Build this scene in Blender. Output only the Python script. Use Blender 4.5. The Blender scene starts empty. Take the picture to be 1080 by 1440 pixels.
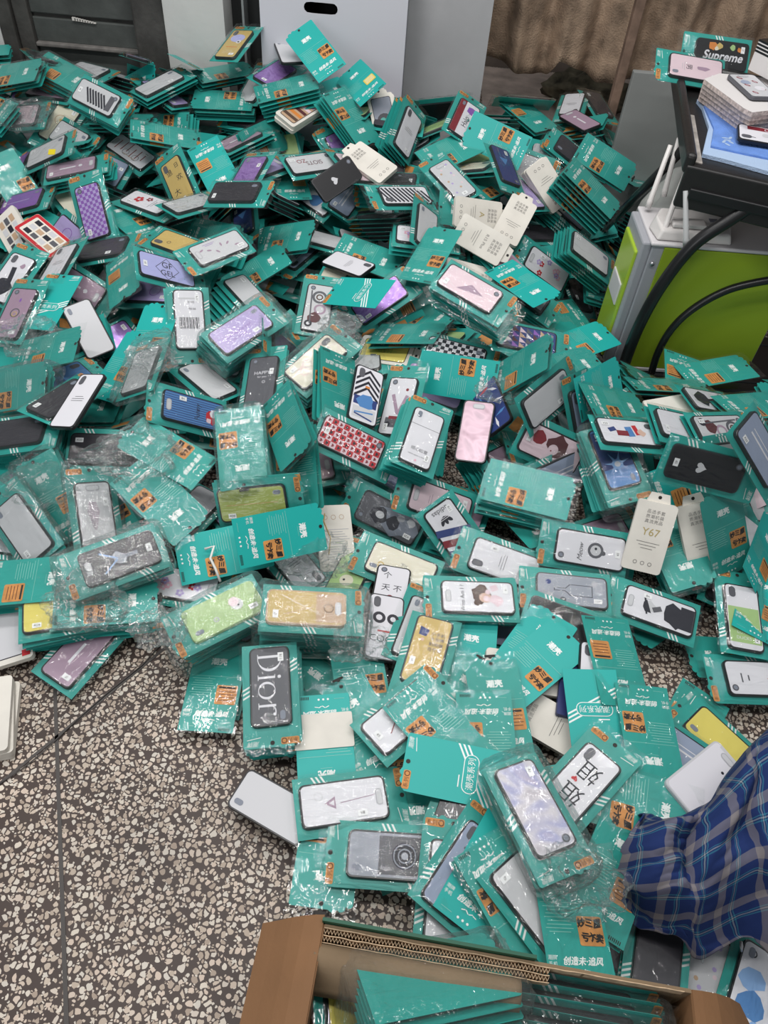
import bpy, bmesh, math, random
import numpy as np
from mathutils import Vector, Matrix, noise
from mathutils.bvhtree import BVHTree

random.seed(11)
rng = np.random.default_rng(11)
SC = bpy.context.scene
COL = SC.collection

# ------------------------------------------------------------------ camera
CAM_H, PITCH, FPX = 1.45, math.radians(48.0), 1082.0
cd = bpy.data.cameras.new('camera')
cam = bpy.data.objects.new('camera', cd)
COL.objects.link(cam)
cam.location = (0, 0, CAM_H)
ROLL = math.radians(5.2)
cam.rotation_euler = (Matrix.Rotation(math.pi / 2 - PITCH, 3, 'X') @ Matrix.Rotation(ROLL, 3, 'Z')).to_euler()
cd.sensor_fit = 'HORIZONTAL'
cd.sensor_width = 36.0
cd.lens = 36.0 * FPX / 1080.0
cd.clip_start = 0.02
SC.camera = cam

# ------------------------------------------------------------------ light
w = bpy.data.worlds.new('world')
SC.world = w
w.use_nodes = True
w.node_tree.nodes['Background'].inputs[0].default_value = (0.90, 0.95, 1.0, 1)
w.node_tree.nodes['Background'].inputs[1].default_value = 0.24


def area_light(name, loc, target, sx, sy, power, col):
    d = bpy.data.lights.new(name, 'AREA')
    d.shape = 'RECTANGLE'
    d.size, d.size_y, d.energy, d.color = sx, sy, power, col
    o = bpy.data.objects.new(name, d)
    COL.objects.link(o)
    o.location = loc
    o.rotation_euler = (Vector(target) - Vector(loc)).to_track_quat('-Z', 'Y').to_euler()
    return o


for lx, ly, pw in ((-0.9, 0.6, 20), (0.5, 0.5, 18), (-0.9, 1.9, 24), (0.5, 1.9, 21)):
    area_light('tube_and_glint_light', (lx, ly, 2.75), (lx, ly + .05, 0), 1.2, 0.10, pw, (1.0, 0.98, 0.96))  # overhead tubes, extra ones added so the film catches more glints
area_light('unseen_rear_light', (-1.9, -1.6, 1.7), (-0.1, 1.5, 0.2), 1.2, 1.8, 22, (0.97, 0.98, 1.0))  # large soft area light, unseen, behind and left of the camera

SC.cycles.transparent_max_bounces = 40
SC.view_settings.view_transform = 'Standard'
SC.view_settings.look = 'None'
SC.view_settings.gamma = 1.0
SC.view_settings.use_curve_mapping = False
SC.view_settings.exposure = 0.05

# ------------------------------------------------------------------ pixel helpers
CP, SP = math.cos(PITCH), math.sin(PITCH)
CR, SR = math.cos(ROLL), math.sin(ROLL)
FWD = np.array([0, CP, -SP])
RIGHT = CR * np.array([1.0, 0, 0]) + SR * np.array([0, SP, CP])
UP = -SR * np.array([1.0, 0, 0]) + CR * np.array([0, SP, CP])


def ray(px, py):
    return FWD + RIGHT * ((px - 540.0) / FPX) - UP * ((py - 720.0) / FPX)


def at_z(px, py, z):
    d = ray(px, py)
    return np.array([0, 0, CAM_H]) + d * ((z - CAM_H) / d[2])


def at_y(px, py, y):
    d = ray(px, py)
    return np.array([0, 0, CAM_H]) + d * (y / d[1])


def at_plane(px, py, p0, n):
    d = ray(px, py)
    c = np.array([0, 0, CAM_H])
    return c + d * (np.dot(np.array(p0) - c, n) / np.dot(d, n))


def proj(P):
    q = np.asarray(P, float) - np.array([0, 0, CAM_H])
    z = q @ FWD
    return np.array([540 + FPX * (q @ RIGHT) / z, 720 - FPX * (q @ UP) / z])


def jac(P):
    e = 1e-4
    return np.array([(proj(P + e * a) - proj(P - e * a)) / (2 * e) for a in np.eye(3)]).T


# ------------------------------------------------------------------ materials
MATS = {}


def mat(name, col, rough=0.5, spec=0.4, metal=0.0, bump=0.0, bscale=40.0, vary=0.0, vscale=6.0, coat=0.0):
    if name in MATS:
        return MATS[name]
    m = bpy.data.materials.new(name)
    m.use_nodes = True
    nt = m.node_tree
    b = nt.nodes['Principled BSDF']
    b.inputs['Base Color'].default_value = (*col, 1)
    b.inputs['Roughness'].default_value = rough
    b.inputs['Specular IOR Level'].default_value = spec
    b.inputs['Metallic'].default_value = metal
    b.inputs['Coat Weight'].default_value = coat
    b.inputs['Coat Roughness'].default_value = 0.12
    tc = nt.nodes.new('ShaderNodeTexCoord')
    if vary > 0:
        n = nt.nodes.new('ShaderNodeTexNoise')
        n.inputs['Scale'].default_value = vscale
        n.inputs['Detail'].default_value = 5
        nt.links.new(tc.outputs['Object'], n.inputs['Vector'])
        r = nt.nodes.new('ShaderNodeValToRGB')
        r.color_ramp.elements[0].position = 0.3
        r.color_ramp.elements[1].position = 0.7
        r.color_ramp.elements[0].color = (*[c * (1 - vary) for c in col], 1)
        r.color_ramp.elements[1].color = (*[min(1, c * (1 + vary)) for c in col], 1)
        nt.links.new(n.outputs[0], r.inputs[0])
        nt.links.new(r.outputs[0], b.inputs['Base Color'])
    if bump > 0:
        n2 = nt.nodes.new('ShaderNodeTexNoise')
        n2.inputs['Scale'].default_value = bscale
        n2.inputs['Detail'].default_value = 3
        nt.links.new(tc.outputs['Object'], n2.inputs['Vector'])
        bp = nt.nodes.new('ShaderNodeBump')
        bp.inputs['Strength'].default_value = bump
        bp.inputs['Distance'].default_value = 0.004
        nt.links.new(n2.outputs[0], bp.inputs['Height'])
        nt.links.new(bp.outputs[0], b.inputs['Normal'])
    MATS[name] = m
    return m


def film_mat(name, haze, gloss, bscale, bstr, ior, tint, refl, rim):
    m = bpy.data.materials.new(name)
    m.use_nodes = True
    nt = m.node_tree
    nt.nodes.clear()
    L = nt.links.new
    out = nt.nodes.new('ShaderNodeOutputMaterial')
    tr = nt.nodes.new('ShaderNodeBsdfTransparent')
    tr.inputs[0].default_value = (*tint, 1)
    gl = nt.nodes.new('ShaderNodeBsdfGlossy')
    gl.inputs['Roughness'].default_value = gloss
    df = nt.nodes.new('ShaderNodeBsdfDiffuse')
    df.inputs[0].default_value = (0.80, 0.85, 0.84, 1)
    tc = nt.nodes.new('ShaderNodeTexCoord')
    nz = nt.nodes.new('ShaderNodeTexNoise')
    mp = nt.nodes.new('ShaderNodeMapping')
    mp.inputs['Scale'].default_value = bscale
    nz.inputs['Scale'].default_value = 1.0
    nz.inputs['Detail'].default_value = 2.5
    nz.inputs['Distortion'].default_value = 1.2
    bp = nt.nodes.new('ShaderNodeBump')
    bp.inputs['Strength'].default_value = bstr
    bp.inputs['Distance'].default_value = 0.006
    fr = nt.nodes.new('ShaderNodeFresnel')
    fr.inputs[0].default_value = ior
    mul = nt.nodes.new('ShaderNodeMath')
    mul.operation = 'MULTIPLY_ADD'
    mul.inputs[1].default_value = refl
    mul.inputs[2].default_value = 0.0
    mul.use_clamp = True
    mx = nt.nodes.new('ShaderNodeMixShader')
    mx2 = nt.nodes.new('ShaderNodeMixShader')
    lw = nt.nodes.new('ShaderNodeLayerWeight')
    lw.inputs[0].default_value = .3
    mh = nt.nodes.new('ShaderNodeMath')
    mh.operation = 'MULTIPLY_ADD'
    mh.inputs[1].default_value = rim  # white diffuse added at grazing angles stands in for silvery reflection
    mh.inputs[2].default_value = haze
    L(lw.outputs['Facing'], mh.inputs[0])
    L(mh.outputs[0], mx2.inputs[0])
    cap = nt.nodes.new('ShaderNodeMath')
    cap.operation = 'MINIMUM'
    cap.inputs[1].default_value = .45
    L(tc.outputs['Object'], mp.inputs['Vector'])
    L(mp.outputs[0], nz.inputs['Vector'])
    L(nz.outputs[0], bp.inputs['Height'])
    L(bp.outputs[0], gl.inputs['Normal'])
    L(bp.outputs[0], fr.inputs['Normal'])
    L(fr.outputs[0], mul.inputs[0])
    L(mul.outputs[0], cap.inputs[0])
    L(cap.outputs[0], mx.inputs[0])
    L(tr.outputs[0], mx2.inputs[1])
    L(df.outputs[0], mx2.inputs[2])
    L(mx2.outputs[0], mx.inputs[1])
    L(gl.outputs[0], mx.inputs[2])
    L(mx.outputs[0], out.inputs[0])
    MATS[name] = m
    return m


PAL = dict(
    white=(.70, .69, .73), grey=(.42, .42, .45), lgrey=(.56, .56, .58), dgrey=(.10, .10, .115), black=(.012, .012, .014),
    lilac=(.42, .34, .60), lav=(.44, .45, .74), purple=(.24, .10, .40), violet=(.33, .20, .52), mauve=(.36, .25, .33), pink=(.75, .42, .52),
    pale=(.70, .55, .60), cream=(.68, .64, .52), yellow=(.72, .52, .04), lemon=(.70, .60, .14), gold=(.55, .40, .14), olive=(.40, .46, .12),
    green=(.36, .52, .22), red=(.50, .02, .03), dred=(.22, .02, .03), maroon=(.10, .03, .035), blue=(.08, .22, .48), navy=(.03, .05, .18),
    sky=(.25, .42, .70), orange=(.62, .22, .05), tan=(.50, .34, .22), brown=(.10, .06, .045), skin=(.62, .42, .34), teal2=(.04, .30, .25),
    steel=(.30, .32, .37), slate=(.20, .22, .27), ink=(.02, .02, .03), paper=(.74, .70, .63), bluegrey=(.30, .35, .47))


def C_(c):
    return mat('print_' + c, PAL[c], 0.42, 0.35)


TEAL = mat('teal_card', (.024, .335, .292), 0.38, 0.4, vary=.10, vscale=3)
TEALB = mat('teal_card_coated', (.014, .39, .355), 0.42, 0.35)
CARDEDGE = mat('card_edge', (.03, .22, .19), 0.7)
WHITE = mat('white_ink', (.80, .84, .82), 0.5)
PALEINK = mat('pale_ink', (.22, .55, .48), 0.5)
ORANGE = mat('kraft_sticker', (.60, .265, .075), 0.6, vary=.18, vscale=60)
YELST = mat('yellow_sticker', (.75, .58, .10), 0.6)
INK = mat('black_ink', (.015, .012, .01), 0.6)
RING = mat('brown_ink', (.10, .03, .012), 0.6)
EDGE = mat('case_bumper', (.012, .012, .014), 0.3, 0.5)
PAPER = mat('white_label_paper', (.82, .82, .83), 0.6)
BOXP = mat('cream_box_paper', (.70, .665, .60), 0.65, vary=.06, vscale=20)
FILM = film_mat('clear_film', 0.005, 0.06, (20, 60, 30), 0.6, 1.45, (0.985, 0.995, 0.99), 1.0, .02)
CELLO = film_mat('crinkled_cellophane', 0.010, 0.09, (50, 50, 50), 0.6, 1.42, (0.985, 0.99, 0.99), 1.15, .07)


def foil_mat(name, cols, scale):
    m = mat(name, cols[0], 0.36, 0.5, metal=0.45)
    nt = m.node_tree
    b = nt.nodes['Principled BSDF']
    tc = nt.nodes.new('ShaderNodeTexCoord')
    n = nt.nodes.new('ShaderNodeTexNoise')
    n.inputs['Scale'].default_value = scale
    n.inputs['Distortion'].default_value = 1.5
    r = nt.nodes.new('ShaderNodeValToRGB')
    r.color_ramp.elements[0].color = (*cols[0], 1)
    r.color_ramp.elements[1].color = (*cols[-1], 1)
    r.color_ramp.elements[0].position = .3
    r.color_ramp.elements[1].position = .72
    for i, c in enumerate(cols[1:-1]):
        e = r.color_ramp.elements.new(.3 + .42 * (i + 1) / (len(cols) - 1))
        e.color = (*c, 1)
    nt.links.new(tc.outputs['Object'], n.inputs['Vector'])
    nt.links.new(n.outputs[0], r.inputs[0])
    nt.links.new(r.outputs[0], b.inputs['Base Color'])
    return m


foil_mat('print_holo', [(.40, .36, .40), (.62, .58, .62), (.38, .38, .58), (.55, .46, .52)], 11)
MATS['print_holo'].node_tree.nodes['Principled BSDF'].inputs['Metallic'].default_value = .2
MATS['print_holo'].node_tree.nodes['Principled BSDF'].inputs['Roughness'].default_value = .45
foil_mat('print_mauvefoil', [(.32, .22, .26), (.50, .36, .42), (.34, .26, .30)], 14)
foil_mat('print_violetfoil', [(.26, .12, .42), (.42, .25, .62), (.22, .10, .38)], 20)
foil_mat('print_silver', [(.5, .5, .52), (.72, .72, .74), (.55, .55, .57)], 30)
mat('print_darkgloss', (.035, .032, .04), 0.34, 0.5, coat=.15)
for k in ('holo', 'mauvefoil', 'violetfoil', 'silver', 'darkgloss'):
    PAL[k] = (0, 0, 0)


# ------------------------------------------------------------------ mesh builder
class MB:
    def __init__(s):
        s.v, s.f, s.mi, s.mats, s.idx = [], [], [], [], {}

    def m(s, material):
        k = material.name
        if k not in s.idx:
            s.idx[k] = len(s.mats)
            s.mats.append(material)
        return s.idx[k]

    def face(s, pts, material):
        b = len(s.v)
        s.v += [tuple(p) for p in pts]
        s.f.append(tuple(range(b, b + len(pts))))
        s.mi.append(s.m(material))

    def raw(s, vs, fs, material):
        b = len(s.v)
        s.v += [tuple(p) for p in vs]
        k = s.m(material)
        for f in fs:
            s.f.append(tuple(i + b for i in f))
            s.mi.append(k)

    def prism(s, pts, z0, z1, top, side=None, bottom=True):
        n = len(pts)
        side = side or top
        vs = [(x, y, z0) for x, y in pts] + [(x, y, z1) for x, y in pts]
        s.raw(vs, [(i, (i + 1) % n, n + (i + 1) % n, n + i) for i in range(n)], side)
        s.face([(x, y, z1) for x, y in pts], top)
        if bottom:
            s.face([(x, y, z0) for x, y in reversed(pts)], top)

    def box(s, c, d, material, R=None):
        c = np.array(c, float)
        h = np.array(d, float) / 2
        vs = []
        for sx, sy, sz in ((-1, -1, -1), (1, -1, -1), (1, 1, -1), (-1, 1, -1), (-1, -1, 1), (1, -1, 1), (1, 1, 1), (-1, 1, 1)):
            p = h * np.array([sx, sy, sz])
            if R is not None:
                p = R @ p
            vs.append(tuple(c + p))
        s.raw(vs, [(3, 2, 1, 0), (4, 5, 6, 7), (0, 1, 5, 4), (1, 2, 6, 5), (2, 3, 7, 6), (3, 0, 4, 7)], material)

    def tube(s, pts, r, material, n=12):
        pts = [np.array(p, float) for p in pts]
        rs = r if isinstance(r, (list, tuple)) else [r] * len(pts)
        rings = []
        up = np.array([0.13, 0.27, 0.95])
        for i, p in enumerate(pts):
            t = pts[min(i + 1, len(pts) - 1)] - pts[max(i - 1, 0)]
            t /= np.linalg.norm(t)
            a = np.cross(t, up)
            a /= np.linalg.norm(a)
            b = np.cross(t, a)
            rings.append([tuple(p + rs[i] * (a * math.cos(q) + b * math.sin(q))) for q in (2 * math.pi * k / n for k in range(n))])
        vs = [q for g in rings for q in g]
        fs = [(i * n + k, i * n + (k + 1) % n, (i + 1) * n + (k + 1) % n, (i + 1) * n + k) for i in range(len(pts) - 1) for k in range(n)]
        fs += [tuple(range(n - 1, -1, -1)), tuple(range((len(pts) - 1) * n, len(pts) * n))]
        s.raw(vs, fs, material)

    def mesh(s, name, smooth=False):
        me = bpy.data.meshes.new(name)
        me.from_pydata(s.v, [], s.f)
        for q in s.mats:
            me.materials.append(q)
        me.polygons.foreach_set('material_index', s.mi)
        if smooth:
            me.polygons.foreach_set('use_smooth', [True] * len(s.f))
        me.update()
        return me

    # flat print helpers, drawn in a plane at height z
    def R(s, x, y, wx, wy, col, rot=0, z=0.0):
        z = z + s.lift()
        c, q = math.cos(math.radians(rot)), math.sin(math.radians(rot))
        s.face([(x + c * a - q * b, y + q * a + c * b, z + s.z) for a, b in ((-wx / 2, -wy / 2), (wx / 2, -wy / 2), (wx / 2, wy / 2), (-wx / 2, wy / 2))], s.c(col))

    def C(s, x, y, r, col, n=14, ry=None, rot=0, z=0.0):
        z = z + s.lift()
        ry = ry or r
        c, q = math.cos(math.radians(rot)), math.sin(math.radians(rot))
        s.face([(x + c * r * math.cos(t) - q * ry * math.sin(t), y + q * r * math.cos(t) + c * ry * math.sin(t), z + s.z) for t in (2 * math.pi * k / n for k in range(n))], s.c(col))

    def O(s, x, y, r, wd, col, n=18, z=0.0):
        z = z + s.lift()
        vs = []
        for k in range(n):
            t = 2 * math.pi * k / n
            vs += [(x + r * math.cos(t), y + r * math.sin(t), z + s.z), (x + (r - wd) * math.cos(t), y + (r - wd) * math.sin(t), z + s.z)]
        s.raw(vs, [(2 * k, 2 * ((k + 1) % n), 2 * ((k + 1) % n) + 1, 2 * k + 1) for k in range(n)], s.c(col))

    def P(s, pts, col, z=0.0):
        z = z + s.lift()
        s.face([(x, y, z + s.z) for x, y in pts], s.c(col))

    def TB(s, text, x, y, size, col, rot=0, shear=0.0, bold=.0007):
        for q, (a, b) in enumerate(((0, 0), (bold, bold), (-bold, 0), (0, -bold))):
            s.T(text, x + a, y + b, size, col, rot, shear, q * .00002)

    def T(s, text, x, y, size, col, rot=0, shear=0.0, z=0.0, stretch=1.0):
        z = z + s.lift()
        vs, fs = text_mesh(text)
        if not vs:
            return
        a = np.array(vs)
        lo, hi = a.min(0), a.max(0)
        ctr = (lo + hi) / 2
        c, q = math.cos(math.radians(rot)), math.sin(math.radians(rot))
        out = []
        for p in a:
            X, Y = (p[0] - ctr[0]) * size * stretch + shear * (p[1] - ctr[1]) * size, (p[1] - ctr[1]) * size
            out.append((x + c * X - q * Y, y + q * X + c * Y, z + s.z))
        s.raw(out, fs, s.c(col))

    z = 0.0
    layer = 0
    step = 1

    def lift(s):
        s.layer += s.step
        return s.layer * 8e-6

    @staticmethod
    def c(col):
        return col if not isinstance(col, str) else C_(col)


TXT = {}


def text_mesh(text):
    if text not in TXT:
        c = bpy.data.curves.new('lettering', 'FONT')
        c.body = text
        c.resolution_u = 4
        c.align_x = 'CENTER'
        o = bpy.data.objects.new('lettering', c)
        COL.objects.link(o)
        dg = bpy.context.evaluated_depsgraph_get()
        me = bpy.data.meshes.new_from_object(o.evaluated_get(dg))
        TXT[text] = ([tuple(v.co[:2]) for v in me.vertices], [tuple(p.vertices) for p in me.polygons])
        bpy.data.objects.remove(o)
        bpy.data.curves.remove(c)
        bpy.data.meshes.remove(me)
    return TXT[text]


def rrect(hx, hy, r, n=4):
    pts = []
    for cx, cy, a0 in ((hx - r, hy - r, 0), (-hx + r, hy - r, 90), (-hx + r, -hy + r, 180), (hx - r, -hy + r, 270)):
        for k in range(n + 1):
            a = math.radians(a0 + 90 * k / n)
            pts.append((cx + r * math.cos(a), cy + r * math.sin(a)))
    return pts


def obj(name, me, parent=None, M=None):
    o = bpy.data.objects.new(name, me)
    COL.objects.link(o)
    if parent:
        o.parent = parent
    if M is not None:
        o.matrix_world = M
    return o


def empty(name, M=None):
    o = bpy.data.objects.new(name, None)
    o.empty_display_size = 0.02
    COL.objects.link(o)
    if M is not None:
        o.matrix_world = M
    return o


def tag(o, label, cat, group=None):
    o['label'] = label
    o['category'] = cat
    if group:
        o['group'] = group
    return o


def struct(o, label=None):
    o['kind'] = 'structure'
    if label:
        o['label'] = label
    return o


def bevel_obj(o, wd=0.004, seg=2):
    b = o.modifiers.new('bevel', 'BEVEL')
    b.width, b.segments, b.limit_method = wd, seg, 'ANGLE'
    return o

# ================================================================== SETTING
def floor_material():
    m = bpy.data.materials.new('terrazzo')
    m.use_nodes = True
    nt = m.node_tree
    b = nt.nodes['Principled BSDF']
    L = nt.links.new
    N = nt.nodes.new
    tc = N('ShaderNodeTexCoord')

    def chips(scale, thr, keep, warp):
        nz = N('ShaderNodeTexNoise')
        nz.inputs['Scale'].default_value = scale * 0.8
        nz.inputs['Detail'].default_value = 1
        L(tc.outputs['Object'], nz.inputs['Vector'])
        mv = N('ShaderNodeVectorMath')
        mv.operation = 'SCALE'
        mv.inputs[3].default_value = warp / scale
        L(nz.outputs['Color'], mv.inputs[0])
        ad = N('ShaderNodeVectorMath')
        L(tc.outputs['Object'], ad.inputs[0])
        L(mv.outputs[0], ad.inputs[1])
        e = N('ShaderNodeTexVoronoi')
        e.voronoi_dimensions = '2D'
        e.feature = 'DISTANCE_TO_EDGE'
        e.inputs['Scale'].default_value = scale
        c = N('ShaderNodeTexVoronoi')
        c.voronoi_dimensions = '2D'
        c.inputs['Scale'].default_value = scale
        for q in (e, c):
            L(ad.outputs[0], q.inputs['Vector'])
        sep = N('ShaderNodeSeparateColor')
        L(c.outputs['Color'], sep.inputs[0])
        g = N('ShaderNodeMath')
        g.operation = 'GREATER_THAN'
        L(e.outputs['Distance'], g.inputs[0])
        vt = N('ShaderNodeMath')
        vt.operation = 'MULTIPLY_ADD'
        vt.inputs[1].default_value = 0.08
        vt.inputs[2].default_value = thr
        L(sep.outputs[1], vt.inputs[0])
        L(vt.outputs[0], g.inputs[1])
        k = N('ShaderNodeMath')
        k.operation = 'LESS_THAN'
        k.inputs[1].default_value = keep
        L(sep.outputs[0], k.inputs[0])
        rd = N('ShaderNodeMath')
        rd.operation = 'MULTIPLY_ADD'
        rd.inputs[1].default_value = 0.22
        rd.inputs[2].default_value = 0.29
        L(sep.outputs[1], rd.inputs[0])
        lt_ = N('ShaderNodeMath')
        lt_.operation = 'LESS_THAN'
        L(c.outputs['Distance'], lt_.inputs[0])
        L(rd.outputs[0], lt_.inputs[1])
        m0 = N('ShaderNodeMath')
        m0.operation = 'MULTIPLY'
        L(g.outputs[0], m0.inputs[0])
        L(lt_.outputs[0], m0.inputs[1])
        mu = N('ShaderNodeMath')
        mu.operation = 'MULTIPLY'
        L(m0.outputs[0], mu.inputs[0])
        L(k.outputs[0], mu.inputs[1])
        r = N('ShaderNodeValToRGB')
        r.color_ramp.elements[0].color = (.36, .28, .22, 1)
        r.color_ramp.elements[1].color = (.70, .62, .52, 1)
        for p, col in ((.3, (.55, .46, .37, 1)), (.55, (.62, .50, .41, 1)), (.75, (.60, .55, .48, 1))):
            el = r.color_ramp.elements.new(p)
            el.color = col
        L(sep.outputs[2], r.inputs[0])
        return mu, r

    m1, c1 = chips(84, 0.07, 0.90, 0.7)
    m2, c2 = chips(170, 0.09, 0.45, 0.7)
    nz = N('ShaderNodeTexNoise')
    nz.inputs['Scale'].default_value = 5
    nz.inputs['Detail'].default_value = 6
    L(tc.outputs['Object'], nz.inputs['Vector'])
    rr = N('ShaderNodeValToRGB')
    rr.color_ramp.elements[0].color = (.040, .026, .022, 1)
    rr.color_ramp.elements[1].color = (.085, .058, .048, 1)
    L(nz.outputs[0], rr.inputs[0])
    x2 = N('ShaderNodeMix')
    x2.data_type = 'RGBA'
    L(m2.outputs[0], x2.inputs[0])
    L(rr.outputs[0], x2.inputs[6])
    L(c2.outputs[0], x2.inputs[7])
    x1 = N('ShaderNodeMix')
    x1.data_type = 'RGBA'
    L(m1.outputs[0], x1.inputs[0])
    L(x2.outputs[2], x1.inputs[6])
    L(c1.outputs[0], x1.inputs[7])
    dn = N('ShaderNodeTexNoise')
    dn.inputs['Scale'].default_value = 3.2
    dn.inputs['Detail'].default_value = 7
    L(tc.outputs['Object'], dn.inputs['Vector'])
    dr = N('ShaderNodeMapRange')
    dr.inputs[1].default_value, dr.inputs[2].default_value = .35, .7
    dr.inputs[3].default_value, dr.inputs[4].default_value = .78, 1.05
    L(dn.outputs[0], dr.inputs[0])
    md = N('ShaderNodeMix')
    md.data_type = 'RGBA'
    md.blend_type = 'MULTIPLY'
    md.inputs[0].default_value = 1
    L(x1.outputs[2], md.inputs[6])
    L(dr.outputs[0], md.inputs[7])
    L(md.outputs[2], b.inputs['Base Color'])
    b.inputs['Roughness'].default_value = 0.5
    b.inputs['Specular IOR Level'].default_value = 0.35
    return m


mb = MB()
mb.box((0, 2.0, -0.05), (7, 6.6, 0.1), floor_material())
floor = struct(obj('floor', mb.mesh('floor')), 'brown terrazzo floor with cream stone chips')
JOINT = mat('joint_strip', (.07, .062, .058), 0.6)


def floor_strip(p, q, wd, name='joint_strip'):
    a, b = at_z(*p, 0), at_z(*q, 0)
    d = b - a
    n = np.array([-d[1], d[0], 0]) / np.linalg.norm(d) * wd / 2
    m = MB()
    m.raw([a + n, b + n, b - n, a - n] + [v + np.array([0, 0, .0016]) for v in (a + n, b + n, b - n, a - n)],
          [(0, 1, 2, 3), (7, 6, 5, 4), (0, 4, 5, 1), (1, 5, 6, 2), (2, 6, 7, 3), (3, 7, 4, 0)], JOINT)
    return obj(name, m.mesh(name), floor)


floor_strip((76, 930), (95, 1475), 0.007)
floor_strip((-40, 1135), (240, 905), 0.006)
cab = MB()
cpts = [at_z(x, y, .004) for x, y in ((-10, 1108), (30, 1082), (58, 1060), (82, 1037), (110, 1010), (150, 975), (200, 935), (232, 900))]
cab.tube(cpts, 0.0013, JOINT, 8)
tag(obj('cable', cab.mesh('cable', True)), 'thin black cable lying along the diagonal floor joint', 'cable')

YW = 3.02
WALLM = mat('white_plaster', (.58, .58, .56), 0.85, bump=.25, bscale=30, vary=.05, vscale=8)
GREYW = mat('grey_wall_panel', (.40, .40, .41), 0.7, bump=.1, bscale=60, vary=.05, vscale=10)
DOORM = mat('old_dark_wood', (.060, .066, .062), 0.62, bump=.35, bscale=35, vary=.35, vscale=9)
DOORF = mat('old_dark_frame', (.050, .048, .044), 0.6, bump=.4, bscale=45, vary=.4, vscale=14)
RAILM = mat('worn_rail', (.16, .15, .14), 0.7, vary=.3, vscale=30)


def X_(px, py=40, y=YW):
    return at_y(px, py, y)[0]


def slab(name, x0, x1, y0, y1, z0, z1, material, parent=None, bev=0.0):
    m = MB()
    m.box(((x0 + x1) / 2, (y0 + y1) / 2, (z0 + z1) / 2), (abs(x1 - x0), abs(y1 - y0), abs(z1 - z0)), material)
    o = obj(name, m.mesh(name), parent)
    if bev:
        bevel_obj(o, bev)
    return o


xa, xb, xc, xd = X_(4), X_(46), X_(193), X_(236)
TOPZ = 2.4
struct(slab('wall_left', -3.4, xa, YW - .02, YW + .16, 0, TOPZ, WALLM), 'white plaster wall strip beside the dark door')
struct(slab('wall_back', xd, X_(319), YW - .03, YW + .16, 0, TOPZ, WALLM), 'white plaster wall between dark door and dark gap')
door = struct(empty('door_1'), 'old dark grey wooden panelled door behind the heap')
slab('door_frame', xa, X_(24), YW - .02, YW + .06, 0, TOPZ, DOORF, door, .006)
slab('stile', X_(25), xb, YW - .005, YW + .05, 0, TOPZ, DOORF, door, .005)
slab('door_frame', xc, xd, YW - .04, YW + .06, 0, TOPZ, DOORF, door, .008)
zr0 = at_y(120, 29, YW)[2]
zb = at_y(112, 70, YW)[2]
slab('panel', xb, xc, YW + .02, YW + .05, 0, zb, DOORM, door)
slab('panel', xb, xc, YW + .015, YW + .05, zb + .012, zr0 - .006, DOORM, door, .004)
slab('panel', xb, xc, YW + .015, YW + .05, zr0 + .006, TOPZ, DOORM, door, .004)
slab('rail', xb, xc, YW - .004, YW + .03, zb, zb + .014, RAILM, door, .004)
slab('groove', xb, xc, YW + .03, YW + .05, zr0 - .006, zr0 + .006, DOORF, door)
chip = MB()
for q in range(9):
    c0 = at_y(104 + 3.6 * q, 26.5 + .75 * q, YW + .012)
    chip.box(c0, (.012, .006, .010 - .0008 * q), mat('bare_putty', (.62, .60, .56), .9))
obj('paint_chip', chip.mesh('paint_chip'), door)
DARK = mat('dark_recess', (.022, .024, .024), 0.8)
struct(slab('door_2', X_(319), X_(372), YW + .10, YW + .14, 0, TOPZ, DARK), 'dark recessed door leaf beside the white wall')
slab('door_frame', X_(339), X_(342), YW + .03, YW + .11, 0, TOPZ, mat('grey_steel', (.25, .27, .27), .4), bpy.data.objects['door_2'])
struct(slab('wall_right', X_(560), X_(690), YW + .03, YW + .12, 0, TOPZ, GREYW), 'light grey wall panel behind the white carton')
struct(slab('wall_far', X_(600, 40, 4.6), 5.5, 4.6, 4.7, 0, 3, mat('far_wall', (.16, .13, .11), .9, vary=.3, vscale=5)), 'dim brown wall beyond the hanging curtain')
concrete = MB()
ca, cb = at_z(690, 150, .0), at_z(880, 210, .0)
concrete.box((1.4, 3.85, .001), (2.2, 1.46, .006), mat('dusty_concrete', (.48, .39, .34), .85, bump=.6, bscale=18, vary=.4, vscale=7))
struct(obj('floor_1', concrete.mesh('floor_1')), 'dusty concrete floor seen under the curtain')

# white storage carton with a hand hole
BW = mat('white_carton_board', (.60, .60, .65), 0.55, bump=.05, bscale=80)
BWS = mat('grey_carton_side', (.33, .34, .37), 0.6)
yb = YW - .12
bx0, bx1 = at_y(366, 30, yb)[0], at_y(572, 30, yb)[0]
carton = tag(empty('storage_carton'), 'white board storage carton with oval hand hole against back wall', 'carton')
hc = at_y(451, 12, yb)
m = MB()
zt = .78
angs = sorted([2 * math.pi * k / 40 + .011 for k in range(40)] + [math.atan2(cz - hc[2], cx - hc[0]) % (2 * math.pi) for cx, cz in ((bx1, zt), (bx0, zt), (bx0, 0), (bx1, 0))])
inner, outer = [], []
for q in angs:
    cx, cz = math.cos(q), math.sin(q)
    r = next(t for t in np.arange(.012, .08, .0004) if math.hypot(max(abs(t * cx) - .0395, 0), t * cz) >= .0165)
    inner.append((hc[0] + r * cx, hc[2] + r * cz))
    k = min(((bx1 if cx > 0 else bx0) - hc[0]) / cx if abs(cx) > 1e-9 else 1e9, ((zt if cz > 0 else 0) - hc[2]) / cz if abs(cz) > 1e-9 else 1e9)
    outer.append((hc[0] + k * cx, hc[2] + k * cz))
n = len(inner)
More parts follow.
